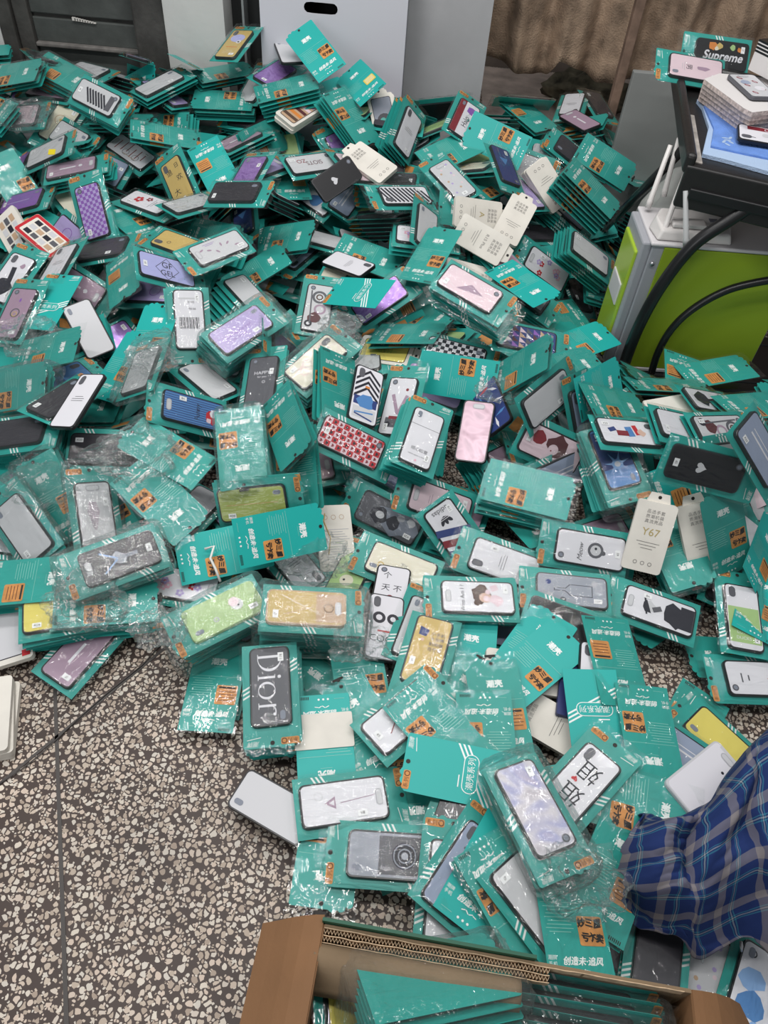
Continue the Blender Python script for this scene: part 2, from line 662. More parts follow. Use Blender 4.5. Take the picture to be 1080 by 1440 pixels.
m.raw([(x, yb, z) for x, z in inner] + [(x, yb, z) for x, z in outer] + [(x, yb + .006, z) for x, z in inner],
      [(i, (i + 1) % n, n + (i + 1) % n, n + i) for i in range(n)] + [(i, 2 * n + i, 2 * n + (i + 1) % n, (i + 1) % n) for i in range(n)], BW)
obj('front_panel', m.mesh('front_panel'), carton)
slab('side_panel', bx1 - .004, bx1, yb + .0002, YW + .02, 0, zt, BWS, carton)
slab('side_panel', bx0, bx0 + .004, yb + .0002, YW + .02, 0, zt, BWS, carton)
slab('back_panel', bx0, bx1, YW + .005, YW + .01, 0, zt, mat('carton_inside_shade', (.02, .02, .022), .9), carton)  # near-black colour stands for the shade behind the hand hole
slab('lid', bx0 - .004, bx1 + .004, yb - .004, YW + .02, zt, zt + .006, BW, carton)

# brown hanging curtain
CURT = mat('coarse_brown_cloth', (.33, .235, .165), 0.95, bump=1.0, bscale=160, vary=.45, vscale=13)
nx, nz = 260, 26
x0, x1 = at_y(684, 40, 3.32)[0], at_y(1330, 40, 3.32)[0]
vs, fs = [], []
for j in range(nz + 1):
    t = j / nz
    for i in range(nx + 1):
        s = i / nx
        x = x0 + (x1 - x0) * s
        hem = .03 + np.interp(s, [0, .04, .16, .18, .28, 1], [.385, .37, .345, .40, .35, .33]) + .010 * math.sin(40 * s) + .006 * noise.noise((s * 30, 0, 3))
        z = hem + (1.25 - hem) * t
        amp = .035 * (1 - .25 * t)
        ph = s * 17.0 * math.pi + .5 * math.sin(7 * s + 1.5 * t)
        y = 3.36 + amp * (math.sin(ph) + .35 * math.sin(2.3 * ph + 1)) + .012 * noise.noise((s * 16, t * 2.4, 0))
        vs.append((x + .01 * noise.noise((s * 12, t * 3, 5)), y, z))
for j in range(nz):
    for i in range(nx):
        a = j * (nx + 1) + i
        fs.append((a, a + 1, a + nx + 2, a + nx + 1))
m = MB()
m.raw(vs, fs, CURT)
cu = tag(obj('hanging_curtain', m.mesh('hanging_curtain', True)), 'coarse brown cloth curtain hanging in folds above the concrete floor', 'curtain')
so = cu.modifiers.new('solid', 'SOLIDIFY')
so.thickness = .004
# wooden post and grey leaning board
WOODP = mat('worn_wood_post', (.20, .13, .095), .8, bump=.4, bscale=40, vary=.3, vscale=20)
pc = at_y(861, 150, 3.16)
tag(bevel_obj(slab('door_post', pc[0] - .012, pc[0] + .022, 3.16, 3.20, 0, 1.2, WOODP), .004), 'narrow worn wooden post beside the curtain', 'post')
GB = mat('grey_board', (.25, .257, .248), .6, bump=.15, bscale=25, vary=.08, vscale=5)
pl, pr = at_y(878, 150, 2.86), at_y(1060, 150, 2.86)
gb = bevel_obj(slab('grey_board', pl[0], pr[0], 2.86, 2.885, 0, float(at_y(905, 102, 2.86)[2]), GB), .003)
tag(gb, 'smooth grey board standing upright behind the black desk', 'board')
# mottled sack and a few stones on the concrete
SACK = mat('mottled_sack', (.12, .105, .07), .9, bump=.5, bscale=20, vary=.75, vscale=16)
sp = at_z(822, 135, .05)


def lump(name, c, r, material, seed, n1=18, n2=10, amp=.25, freq=3.0):
    m = MB()
    vs, fs = [], []
    for j in range(n2 + 1):
        th = math.pi * j / n2
        for i in range(n1):
            ph = 2 * math.pi * i / n1
            d = Vector((math.sin(th) * math.cos(ph), math.sin(th) * math.sin(ph), math.cos(th)))
            k = 1 + amp * noise.noise(d * freq + Vector((seed, seed * .7, 0)))
            vs.append((c[0] + d.x * r[0] * k, c[1] + d.y * r[1] * k, max(c[2] + d.z * r[2] * k, .002)))
    for j in range(n2):
        for i in range(n1):
            fs.append((j * n1 + i, (j + 1) * n1 + i, (j + 1) * n1 + (i + 1) % n1, j * n1 + (i + 1) % n1))
    m.raw(vs, fs, material)
    return obj(name, m.mesh(name, True))


tag(lump('cloth_sack', (sp[0], sp[1], .07), (.20, .15, .09), SACK, 2.0, 28, 16, .4, 3), 'mottled khaki cloth sack lying under the brown curtain', 'sack')

# ---------------------------------------------------------------- computer tower, router, desk
A = at_z(858, 517, .05)
B = at_z(1047, 531, .05)
DX = (B - A) / np.linalg.norm(B - A)
DYv = np.array([-DX[1], DX[0], 0])
RT = np.array([DX, DYv, [0, 0, 1]]).T
TW = float(np.linalg.norm(B - A))
nrm = np.array([DX[1], -DX[0], 0])
TH = float(at_plane(906, 342, A, nrm)[2]) - .05
TD = .20


def desk_pt(x, y, z):
    return A * np.array([1, 1, 0]) + DX * x + DYv * y + np.array([0, 0, z])


def dbox(name, x0, x1, y0, y1, z0, z1, material, parent, bev=.002):
    m = MB()
    m.box(desk_pt((x0 + x1) / 2, (y0 + y1) / 2, (z0 + z1) / 2), (x1 - x0, y1 - y0, z1 - z0), material, RT)
    o = obj(name, m.mesh(name), parent)
    if bev:
        bevel_obj(o, bev)
    return o


LIME = mat('lime_green_paint', (.265, .38, .022), .42, .4, bump=.05, bscale=150)
LIME2 = mat('lime_translucent_plastic', (.36, .52, .04), .25, .5)
TWH = mat('tower_white', (.66, .64, .65), .45)
TGR = mat('tower_grey_steel', (.36, .37, .40), .4)
tower = tag(empty('computer_tower'), 'white computer tower with lime green side panel under the desk', 'computer')
zb0 = .05
dbox('body', .004, TW, .004, TD, zb0, zb0 + TH - .004, TGR, tower)
dbox('top_cover', -.004, TW + .004, -.003, TD + .004, zb0 + TH - .006, zb0 + TH + .004, TWH, tower, .004)
dbox('side_panel', .034, TW - .004, -.002, .004, zb0 + .012, zb0 + TH - .008, LIME, tower, .002)
dbox('panel_rim', .0, TW + .002, -.004, .006, zb0, zb0 + .011, TWH, tower)
dbox('front_bezel', -.022, .005, .012, TD - .01, zb0 + .01, zb0 + TH - .004, TGR, tower, .006)
dbox('bezel_insert', -.030, -.018, .03, TD - .03, zb0 + .02, zb0 + TH * .9, LIME2, tower, .005)
dbox('bezel_slot', -.034, -.028, .05, TD - .05, zb0 + TH * .45, zb0 + TH * .62, TWH, tower, .003)
m = MB()
m.tube([desk_pt(.016, -.003, zb0 + TH * .86), desk_pt(.016, .006, zb0 + TH * .86)], .006, mat('screw_steel', (.5, .5, .52), .3, metal=.8), 10)
obj('thumb_screw', m.mesh('thumb_screw', True), tower)

ZT = zb0 + TH + .004
WPL = mat('router_white_plastic', (.70, .67, .65), .35, .5)
GPL = mat('router_grey_plastic', (.42, .43, .43), .4)
rp = at_z(950, 335, ZT + .002)
router = tag(empty('wifi_router'), 'white router with four antennas on top of the tower', 'router')
m = MB()
rc = rp + DX * .045 + DYv * .035
body = [(-.10, -.055), (.10, -.055), (.115, .03), (.05, .065), (-.085, .065), (-.11, .01)]
m.raw([rc + DX * x + DYv * y + np.array([0, 0, 0]) for x, y in body] + [rc + DX * x * .9 + DYv * y * .88 + np.array([0, 0, .026 + .012 * (y > 0)]) for x, y in body],
      [tuple(range(5, -1, -1)), tuple(range(6, 12))] + [(i, (i + 1) % 6, 6 + (i + 1) % 6, 6 + i) for i in range(6)], WPL)
bevel_obj(obj('body', m.mesh('body'), router), .006, 3)
m = MB()
m.box(rc + DX * -.02 + DYv * -.02 + np.array([0, 0, .036]), (.09, .04, .012), WPL, RT)
bevel_obj(obj('vent_cover', m.mesh('vent_cover'), router), .004)
m = MB()
m.box(rc + DX * .055 + DYv * .01 + np.array([0, 0, .0345]), (.022, .016, .0015), mat('label_grey', (.15, .16, .2), .5), RT)
obj('label', m.mesh('label'), router)
for k, (b_, t_) in enumerate((((911, 292), (943, 204)), ((933, 276), (955, 194)), ((932, 328), (964, 243)), ((965, 345), (964, 268)))):
    p0 = at_z(*b_, ZT + (.035 if k == 1 else .012))
    pn = p0 + np.array([0, .0, 0])
    p1 = at_plane(*t_, p0 + DYv * (.03 if k < 3 else .02), nrm)
    m = MB()
    m.tube([p0, p0 + (p1 - p0) * .12, p0 + (p1 - p0) * .13, p1], [.0085, .0085, .0075, .006], WPL if k < 3 else GPL, 10)
    obj('antenna', m.mesh('antenna', True), router)
tag(lump('plastic_sack', tuple(at_z(1010, 290, ZT + .03) + DYv * .25 - np.array([0, 0, .22])), (.13, .08, .20), mat('white_sack', (.42, .43, .41), .6, bump=.4, bscale=12), 4.2, 26, 14, .3, 2.4), 'white plastic sack bunched behind the router', 'sack')

BLK = mat('black_steel_tube', (.010, .010, .011), .32, .5)
BLKP = mat('black_tray_plastic', (.013, .012, .012), .38, .5, bump=.15, bscale=60)
desk = tag(empty('computer_desk'), 'black computer desk with curved steel tube legs and tray top', 'desk')
P0 = A + nrm * .05


def arc(pix, r, name):
    pts = [at_plane(x, y, P0, nrm) for x, y in pix]
    ctl = [2 * pts[0] - pts[1]] + pts + [2 * pts[-1] - pts[-2]]
    out = []
    for i in range(1, len(ctl) - 2):
        for k in range(8):
            t = k / 8
            a_, b_, c_, d_ = ctl[i - 1:i + 3]
            out.append(.5 * ((2 * b_) + (c_ - a_) * t + (2 * a_ - 5 * b_ + 4 * c_ - d_) * t * t + (3 * b_ - a_ - 3 * c_ + d_) * t ** 3))
    out.append(pts[-1])
    m = MB()
    m.tube(out, r, BLK, 14)
    return obj(name, m.mesh(name, True), desk)


arc(((868, 552), (877, 515), (897, 462), (928, 405), (972, 348), (1022, 312), (1090, 272), (1180, 240)), .0165, 'tube_leg')
arc(((916, 524), (926, 494), (945, 462), (975, 434), (1018, 410), (1060, 398), (1110, 391), (1180, 388)), .0105, 'brace_tube')
dbox('base_bar', -.02, TW + .35, -.065, -.02, .004, .048, BLK, desk, .006)
dbox('base_bar', -.02, TW + .35, TD - .02, TD + .03, .004, .048, BLK, desk, .006)
dbox('base_shelf', -.02, TW + .35, -.02, TD - .02, .03, .048, BLK, desk, .004)
for sx in (.11, .36):
    m = MB()
    m.tube([desk_pt(sx, -.066, .028), desk_pt(sx, -.062, .028)], .006, mat('screw_steel', (.5, .5, .52), .3, metal=.8), 10)
    obj('screw', m.mesh('screw', True), desk)
# tray top
ZD = .66
F = at_z(968, 232, ZD)
K = at_z(951, 112, ZD)
Rr = at_z(1100, 262, ZD)
ex = (Rr - F) / np.linalg.norm(Rr - F)
ey = (K - F) / np.linalg.norm(K - F)
depth = float(np.linalg.norm(K - F))
TRM = np.array([ex, ey, [0, 0, 1]]).T


def tray_pt(x, y, z):
    return F + ex * x + ey * y + np.array([0, 0, z])


def tbox(name, x0, x1, y0, y1, z0, z1, material, bev=.004, parent=desk):
    m = MB()
    m.box(tray_pt((x0 + x1) / 2, (y0 + y1) / 2, (z0 + z1) / 2), (x1 - x0, y1 - y0, z1 - z0), material, TRM)
    return bevel_obj(obj(name, m.mesh(name), parent), bev, 3)


tbox('tray_top', 0, .62, 0, depth, -.018, .0, BLKP)
tbox('tray_rim', -.012, .014, -.01, depth + .02, -.02, .03, BLKP, .010)
tbox('tray_rim', 0, .62, depth - .012, depth + .02, -.02, .05, BLKP, .012)
tbox('tray_front', -.005, .62, -.014, .006, -.10, .004, BLKP, .005)
tbox('drawer_runner', .02, .62, -.022, -.012, -.07, -.045, BLK, .003)
tbox('worn_panel', .016, .035, .02, depth * .55, .0, .004, mat('scuffed_grey', (.36, .33, .30), .7, vary=.4, vscale=25), .001)
m = MB()
lq = at_y(899, 272, 2.32)
lt = tray_pt(.015, depth * .30, -.02)
m.tube([lt, lq, lq + (lq - lt) * (lq[2] - .02) / (lt[2] - lq[2])], .013, BLK, 12)
obj('tube_leg', m.mesh('tube_leg', True), desk)
m = MB()
m.tube([tray_pt(.5, depth * .5, -.01), tray_pt(.55, depth * .5, -.655)], .014, BLK, 12)
obj('tube_leg', m.mesh('tube_leg', True), desk)
# ================================================================== PHONE CASE DESIGNS
CHX, CHY, CHZ = .079, .039, .009
DS = {}


def ds(key, face, fn=None, edge='black', cam=None, desc=None):
    DS[key] = dict(face=face, fn=fn, edge=edge, cam=len(DS) % 4 if cam is None else cam, desc=desc or key)


def blob(m, x, y, r, col, n=9, seed=0, sx=1, sy=1):
    q = random.Random(seed)
    m.P([(x + sx * r * (.75 + .5 * q.random()) * math.cos(6.283 * k / n), y + sy * r * (.75 + .5 * q.random()) * math.sin(6.283 * k / n)) for k in range(n)], col)


def lines(m, x, y, n, wx, gap, col, rot=-90, th=.0012, seed=1):
    q = random.Random(seed)
    for k in range(n):
        L_ = wx * (.55 + .45 * q.random())
        if abs(rot) == 90:
            m.R(x - k * gap, y, th, L_, col)
        else:
            m.R(x, y - k * gap, L_, th, col)


def grid_print(m, nx, ny, fn):
    m.step = 0
    for i in range(nx):
        for j in range(ny):
            x, y = -.074 + .148 * (i + .5) / nx, -.0345 + .069 * (j + .5) / ny
            c = fn(i, j)
            if c:
                m.R(x, y, .148 / nx, .069 / ny, c)
    m.step = 1


def heart(m, x, y, s, col, rot=0):
    pts = []
    for k in range(16):
        t = 6.283 * k / 16
        a, b = 16 * math.sin(t) ** 3, 13 * math.cos(t) - 5 * math.cos(2 * t) - 2 * math.cos(3 * t) - math.cos(4 * t)
        c, q = math.cos(math.radians(rot)), math.sin(math.radians(rot))
        pts.append((x + s * (c * a - q * b) / 16, y + s * (q * a + c * b) / 16))
    m.P(pts, col)


def tri(m, x, y, s, col, rot=0):
    m.P([(x + s * math.cos(math.radians(rot + a)), y + s * math.sin(math.radians(rot + a))) for a in (0, 120, 240)], col)


def flower(m, x, y, s, col, seed=0):
    for k in range(5):
        t = seed + 6.283 * k / 5
        m.C(x + s * math.cos(t), y + s * math.sin(t), s * .62, col, 8)


# plain and lightly printed kinds used all over the heap
ds('plaingrey', 'lgrey', desc='plain light grey case')
ds('plainlilac', 'lilac', lambda m: [m.O(-.02, 0, .018, .002, 'purple')], desc='lilac case with ring print')
ds('plainwhite', 'white', lambda m: lines(m, .01, 0, 3, .04, .006, 'dgrey'), desc='white case with small grey lettering')
ds('plainblack', 'black', lambda m: [heart(m, -.01, 0, .012, 'lgrey', 90)], desc='black case with pale heart')
ds('gloss', 'darkgloss', desc='glossy dark case')
ds('plainpink', 'pale', lambda m: [heart(m, -.01, 0, .012, 'pink'), lines(m, .03, 0, 2, .03, .006, 'mauve')], desc='pale pink case with heart')
ds('plainblue', 'bluegrey', lambda m: [m.R(0, 0, .1, .004, 'white'), m.R(.0, .01, .1, .002, 'white')], desc='blue grey case with white bands')
ds('navy', 'navy', lambda m: [tri(m, -.02, 0, .02, 'blue')], desc='navy case with blue triangle')
ds('violet', 'violetfoil', desc='metallic violet case')
ds('flowers', 'white', lambda m: [flower(m, random.Random(i).uniform(-.06, .04), random.Random(i + 9).uniform(-.028, .028), .006, ('red', 'pink', 'lilac')[i % 3]) for i in range(9)], desc='white case with scattered small flowers')
ds('creamp', 'cream', lambda m: [m.O(-.01, 0, .02, .002, 'tan'), m.C(-.01, 0, .006, 'gold')], desc='cream case with tan ring')
ds('leafgreen', 'green', lambda m: [m.C(-.02, 0, .016, 'cream'), m.C(-.02, .006, .003, 'ink')], desc='green case with cream dot')
ds('silver', 'silver', desc='plain silver case')
ds('mauvep', 'mauve', lambda m: [m.R(-.01, 0, .05, .006, 'white'), m.C(.03, 0, .006, 'white')], desc='mauve case with white bar print')
FILL = ['plaingrey', 'plainlilac', 'plainwhite', 'plainblack', 'gloss', 'plainpink', 'plainblue', 'navy', 'violet', 'flowers', 'creamp', 'silver', 'mauvep', 'plaingrey', 'plainwhite', 'gloss', 'leafgreen']
# individual prints
ds('cartoon', 'gold', lambda m: [m.C(.03, 0, .022, 'lav', ry=.026), m.C(.01, -.012, .009, 'white'), m.C(.01, -.012, .004, 'ink'), m.R(-.02, 0, .004, .04, 'orange'), lines(m, -.04, 0, 3, .04, .007, 'cream')])
ds('diagonal', 'lgrey', lambda m: [m.R(-.03 + .011 * k, -.004, .006, .052, 'ink', 35) for k in range(7)] + [m.R(.055, 0, .02, .05, 'dgrey')])
ds('swoosh', 'lgrey', lambda m: [m.P([(.02, -.02), (-.015, .002), (-.02, .018), (-.005, .008), (.03, -.012)], 'dgrey')])
ds('city', 'white', lambda m: [m.R(-.05 + .02 * k, -.01 + .006 * (k % 3), .003, .04, 'dred') for k in range(6)] + [m.O(-.03, .012, .012, .0015, 'dgrey'), m.O(.01, .012, .012, .0015, 'dgrey'), m.R(-.01, .02, .05, .002, 'tan')])
ds('goldtext', 'gold', lambda m: [m.T('大', -.03, .012, .024, 'ink', -90), m.T('欢', .01, -.014, .022, 'ink', -90), m.T('退', .04, .014, .022, 'ink', -90), m.T('日', .05, -.018, .018, 'ink', -90)])
ds('purplecheck', 'lilac', lambda m: grid_print(m, 16, 8, lambda i, j: 'purple' if (i + j) % 2 else None))
ds('magenta', 'purple', lambda m: [m.R(-.01, 0, .09, .003, 'lilac')])
ds('redflower', 'white', lambda m: [flower(m, -.03, .0, .010, 'red'), flower(m, .0, .015, .007, 'dred'), lines(m, .03, 0, 2, .05, .008, 'dgrey')])
ds('sunset', 'tan', lambda m: [m.R(-.05 + .02 * k, 0, .012, .066, ('brown', 'orange', 'maroon', 'pale', 'mauve')[k % 5]) for k in range(6)], edge='black')
ds('olive', 'olive', lambda m: [m.C(-.045, 0, .004, 'cream')])
ds('redwhite', 'white', lambda m: [m.R(0, .024, .15, .022, 'dred'), m.T('Halo', -.01, -.005, .026, 'ink', 0), blob(m, .045, -.012, .018, 'purple', 8, 3)])
ds('vine', 'lgrey', lambda m: [m.C(-.06 + .012 * k, .02 * math.sin(k * 1.7), .004, ('pale', 'lilac', 'tan')[k % 3], 7) for k in range(11)])
ds('stripes', 'white', lambda m: [m.R(-.066 + .0135 * k, 0, .0068, .068, 'ink', 28) for k in range(11)])
ds('letters', 'lgrey', lambda m: [m.T('ZO', -.03, .012, .022, 'dred', 180), m.T('SIOTS', .01, 0, .024, 'maroon', 180, stretch=.9)])
ds('clouds', 'white', lambda m: [blob(m, .02, .012, .02, 'sky', 10, 4), blob(m, -.02, .004, .022, 'blue', 10, 6), blob(m, -.05, -.01, .012, 'sky', 9, 7), m.O(.06, .02, .007, .002, 'ink')])
ds('darkphoto', 'slate', lambda m: [m.C(-.01, 0, .024, 'ink'), m.C(-.01, .004, .010, 'teal2'), m.R(-.045, .006, .012, .012, 'orange')])
ds('standing', 'white', lambda m: [blob(m, -.03, .0, .025, 'ink', 9, 5), m.R(.01, .0, .05, .014, 'ink', 12), blob(m, .045, -.015, .008, 'mauve', 7, 2), m.T('HURS', -.062, 0, .014, 'white', -90)])
ds('doo', 'mauve', lambda m: [m.O(.0, 0, .014, .003, 'dgrey'), m.O(-.004, 0, .008, .002, 'gold'), m.T('GUD', -.045, 0, .018, 'purple', -90), m.C(.04, 0, .006, 'purple', ry=.003)])
ds('gf', 'lav', lambda m: [m.T('GF', .0, .01, .026, 'ink', 0), m.T('GEL', .0, -.015, .024, 'ink', 0), m.O(.0, -.002, .034, .0018, 'ink', 4)])
ds('greyfloral', 'lgrey', lambda m: [m.C(-.05 + .02 * k, .012 * math.cos(2 * k), .007, 'mauve', 9, ry=.003, rot=40 * k) for k in range(6)] + [lines(m, .02, -.02, 2, .04, .005, 'purple', 0)])
ds('goldplain', 'gold', lambda m: [m.O(.03, .01, .006, .0015, 'brown')])
ds('barcode', 'white', lambda m: [m.R(.01, -.026 + .0026 * k, .030, .0008 + .0006 * (k * 7 % 3), 'ink') for k in range(20)] + [m.T('99.9%', -.028, .008, .008, 'dgrey', -90), m.T('SALE', -.045, .006, .008, 'dgrey', -90), m.R(-.055, -.0, .004, .05, 'lgrey')])
ds('lilactext', 'lilac', lambda m: [m.T('you are my star', -.01, .0, .013, 'purple', 180), m.T('and my sea', -.015, -.014, .010, 'purple', 180)])
ds('bluestripe', 'blue', lambda m: [m.R(0, -.034 + .006 * k, .150, .0016, 'navy') for k in range(12)] + [m.T('Funny', -.01, 0, .018, 'ink', -90), blob(m, -.045, .008, .017, 'red', 10, 3), blob(m, -.05, -.004, .012, 'white', 9, 8), blob(m, -.038, .016, .007, 'pale', 8, 1)])
ds('deepblue', 'blue', lambda m: [m.R(-.03, 0, .08, .07, 'navy')])
ds('gear', 'lgrey', lambda m: [m.O(.035, .0, .021, .007, 'dgrey'), m.O(.035, 0, .010, .004, 'brown'), m.O(-.005, -.006, .017, .006, 'mauve'), blob(m, -.035, .006, .018, 'maroon', 9, 6), m.C(-.055, .02, .011, 'ink'), m.C(-.055, .02, .005, 'white'), m.R(.0, .02, .11, .004, 'dgrey', 4)])
ds('violetlong', 'violetfoil', lambda m: [m.R(.0, .0, .15, .0015, 'lilac', 12), m.R(.02, .0, .10, .001, 'lilac', -20)])
ds('graffiti', 'white', lambda m: [blob(m, -.03, .0, .024, 'ink', 9, 2), blob(m, .0, .015, .018, 'gold', 9, 5), blob(m, .03, -.01, .016, 'slate', 9, 7), blob(m, -.055, -.014, .012, 'yellow', 8, 1)])
ds('yellowface', 'lemon', lambda m: [m.T('MAD', -.0, 0, .020, 'olive', 180), m.R(-.0, -.0, .07, .0015, 'olive'), m.R(-.0, .018, .07, .0015, 'olive')])
ds('pinkword', 'pale', lambda m: [m.P([(-.03, -.02), (.0, .01), (.04, -.005), (.01, -.012)], 'mauve')])
ds('checker', 'white', lambda m: grid_print(m, 14, 7, lambda i, j: 'ink' if (i + j) % 2 else None))
ds('tropical', 'navy', lambda m: [m.P([(x + .02 * math.cos(a), y + .02 * math.sin(a)), (x + .004 * math.cos(a + 1.57), y + .004 * math.sin(a + 1.57)), (x - .014 * math.cos(a), y - .014 * math.sin(a)), (x + .004 * math.cos(a - 1.57), y + .004 * math.sin(a - 1.57))], ('white', 'sky', 'blue', 'white', 'red')[k % 5]) for k, (x, y, a) in enumerate([(-.06 + .0125 * q, .024 * math.sin(q * 2.1), q * .9) for q in range(11)])])
ds('chevron', 'white', lambda m: [m.P([(x, 0), (x - .03, .033), (x - .038, .033), (x - .008, 0), (x - .038, -.033), (x - .03, -.033)], 'ink') for x in (.072, .056, .040, .024)] + [m.R(-.02, 0, .024, .062, 'navy'), blob(m, -.02, .0, .022, 'blue', 12, 4), m.R(-.052, 0, .03, .06, 'lgrey'), m.R(-.05, 0, .004, .05, 'blue', 10), m.R(-.062, 0, .004, .05, 'navy', -10), m.R(.022, 0, .006, .012, 'orange')])
ds('legs', 'white', lambda m: [m.R(.005, .008, .055, .009, 'mauve', 24), m.R(.003, -.012, .055, .009, 'mauve', -16), m.C(.045, -.016, .004, 'dred'), m.R(-.045, 0, .026, .05, 'dgrey'), m.C(-.05, .016, .007, 'ink'), m.C(-.05, -.016, .007, 'ink'), m.R(-.032, 0, .008, .034, 'dred')])
ds('quote', 'white', lambda m: [m.T('顺心', -.035, .008, .011, 'dgrey', -90), m.T('如意', -.035, -.012, .011, 'dgrey', -90), m.T('once upon a time', -.052, 0, .006, 'dgrey', -90), m.R(.03, 0, .001, .07, 'dgrey'), m.C(-.065, 0, .003, 'pink')])
ds('mauvefoil', 'mauvefoil')
ds('ornate', 'cream', lambda m: [m.O(-.04 + .02 * k, .012 * math.sin(k * 2), .012, .0015, ('pink', 'mauve', 'pale')[k % 3]) for k in range(6)] + [m.R(.0, .02, .12, .0012, 'pink', 8), blob(m, .03, -.012, .008, 'pink', 8, 4)])
ds('happy', 'dgrey', lambda m: [m.T('HAPPY', .028, 0, .014, 'white', -90), m.T('for you', .015, 0, .008, 'white', -90), m.O(.0, -.006, .004, .001, 'white')], edge='black')
ds('triangles', 'navy', lambda m: [m.P([(-.074 + .018 * i, -.034 + .017 * j), (-.056 + .018 * i, -.034 + .017 * j), (-.074 + .018 * i, -.017 + .017 * j)], ('pale', 'maroon', 'lgrey', 'tan', 'purple', 'dgrey')[(i * 5 + j * 3) % 6]) for i in range(8) for j in range(4)])
ds('blackheart', 'dgrey', lambda m: [m.R(.06, 0, .02, .05, 'lgrey')])
ds('figure', 'white', lambda m: [m.R(.0, 0, .018, .030, 'blue', 8), m.R(-.02, -.006, .03, .016, 'dred'), m.R(.018, .006, .012, .03, 'red', 10), blob(m, .03, .0, .010, 'skin', 9, 2), m.R(-.045, .004, .02, .012, 'navy', 20)])
ds('inkgirl', 'pale', lambda m: [blob(m, .012, .008, .026, 'maroon', 11, 3), m.C(.004, -.004, .013, 'pale'), m.C(.0, -.008, .002, 'dred'), blob(m, -.04, .01, .017, 'dred', 8, 6)])
ds('sunsky', 'blue', lambda m: [m.R(-.02, 0, .10, .070, 'navy'), m.C(.02, 0, .013, 'sky'), m.C(.02, 0, .007, 'white')] + [m.P([(.02 + .034 * math.cos(a), .034 * math.sin(a) * .9), (.02 + .008 * math.cos(a + .5), .008 * math.sin(a + .5)), (.02 + .008 * math.cos(a - .5), .008 * math.sin(a - .5))], 'sky') for a in (0, .9, 1.8, 2.7, 3.6, 4.5, 5.4)] + [m.P([(-.05, .03), (-.035, 0), (-.05, -.03), (-.06, 0)], 'white')])
ds('stag', 'darkgloss', lambda m: [blob(m, .0, 0, .014, 'steel', 9, 4), m.R(.02, .012, .04, .003, 'sky', 35), m.R(.02, -.012, .04, .003, 'sky', -35), m.R(.03, .02, .02, .002, 'white', 80), m.R(.03, -.02, .02, .002, 'white', -80), m.R(-.025, .0, .025, .008, 'slate')])
ds('y67x', 'cream')
ds('mascot', 'white', lambda m: [m.C(-.012, 0, .018, 'dgrey'), m.C(-.012, 0, .012, 'lgrey'), m.C(-.030, .004, .005, 'dgrey'), m.T('Meow', .022, .006, .016, 'ink', -90, .4), m.C(-.012, -.004, .003, 'ink')])
ds('bottle', 'steel', lambda m: [m.P([(.04, .004), (.015, .004), (.005, .014), (-.045, .014), (-.045, -.014), (.005, -.014), (.015, -.004), (.04, -.004)], 'ink'), m.P([(.038, .0026), (.014, .0026), (.004, .0125), (-.0435, .0125), (-.0435, -.0125), (.004, -.0125), (.014, -.0026), (.038, -.0026)], 'steel', .0001), m.C(.02, .025, .007, 'dgrey'), m.C(.052, -.016, .006, 'navy'), m.C(.05, .018, .008, 'grey'), m.C(-.05, -.02, .007, 'grey')] + [m.R(-.03 + .01 * k, .02, .001, .02, 'grey') for k in range(3)])
ds('bwman', 'white', lambda m: [blob(m, -.035, .002, .028, 'ink', 10, 3), m.R(-.06, .0, .03, .055, 'ink'), blob(m, .02, -.002, .012, 'lgrey', 9, 4), m.P([(.016, .014), (.030, .014), (.036, .004), (.036, -.008), (.030, -.016)], 'ink'), m.R(.03, .0, .004, .04, 'ink', 14), m.R(.005, .0, .02, .012, 'dgrey', 30)])
ds('ducks', 'white', lambda m: [m.R(-.02, 0, .085, .068, 'green'), m.T('KEEP', -.0, .006, .011, 'white', -90), m.T('CALM', -.014, .006, .011, 'white', -90), m.T('AND', -.026, .008, .008, 'white', -90), m.T('LOVE', -.038, .006, .010, 'white', -90), m.T('DUCKS', -.051, .004, .010, 'white', -90)])
ds('facecase', 'white', lambda m: [m.C(-.02, .012, .003, 'ink'), m.C(-.02, -.012, .003, 'ink'), m.P([(-.03, .0), (-.026, .006), (-.01, 0), (-.026, -.006)], 'orange'), m.C(-.045, .006, .002, 'ink'), m.C(-.045, -.006, .002, 'ink'), m.R(.03, .0, .003, .012, 'dgrey'), m.R(.045, 0, .003, .02, 'dgrey')])
ds('lemoncase', 'lemon')
ds('silvercase', 'white', lambda m: [m.C(.035, -.01, .006, 'white'), m.C(.035, -.011, .003, 'ink'), m.R(.074, .0, .006, .05, 'lgrey')], edge='lgrey')
ds('sister', 'white', lambda m: [m.T('姐', .028, 0, .042, 'ink', 90), m.T('姐', -.025, .0, .042, 'ink', 90), heart(m, .003, .012, .006, 'red', 90)])
ds('holo', 'holo')


def crescent(m, x, y, rx, ry, tx, ty, a0, a1, col, n=18):
    """Curved stroke of swelling width, as in a serif letter."""
    o_ = [(x + rx * math.cos(math.radians(a0 + (a1 - a0) * k / n)), y + ry * math.sin(math.radians(a0 + (a1 - a0) * k / n))) for k in range(n + 1)]
    i_ = [(x + (rx - tx) * math.cos(math.radians(a0 + (a1 - a0) * k / n)), y + (ry - ty) * math.sin(math.radians(a0 + (a1 - a0) * k / n))) for k in range(n + 1)]
    for k in range(n):
        m.P([o_[k], o_[k + 1], i_[k + 1], i_[k]], col)


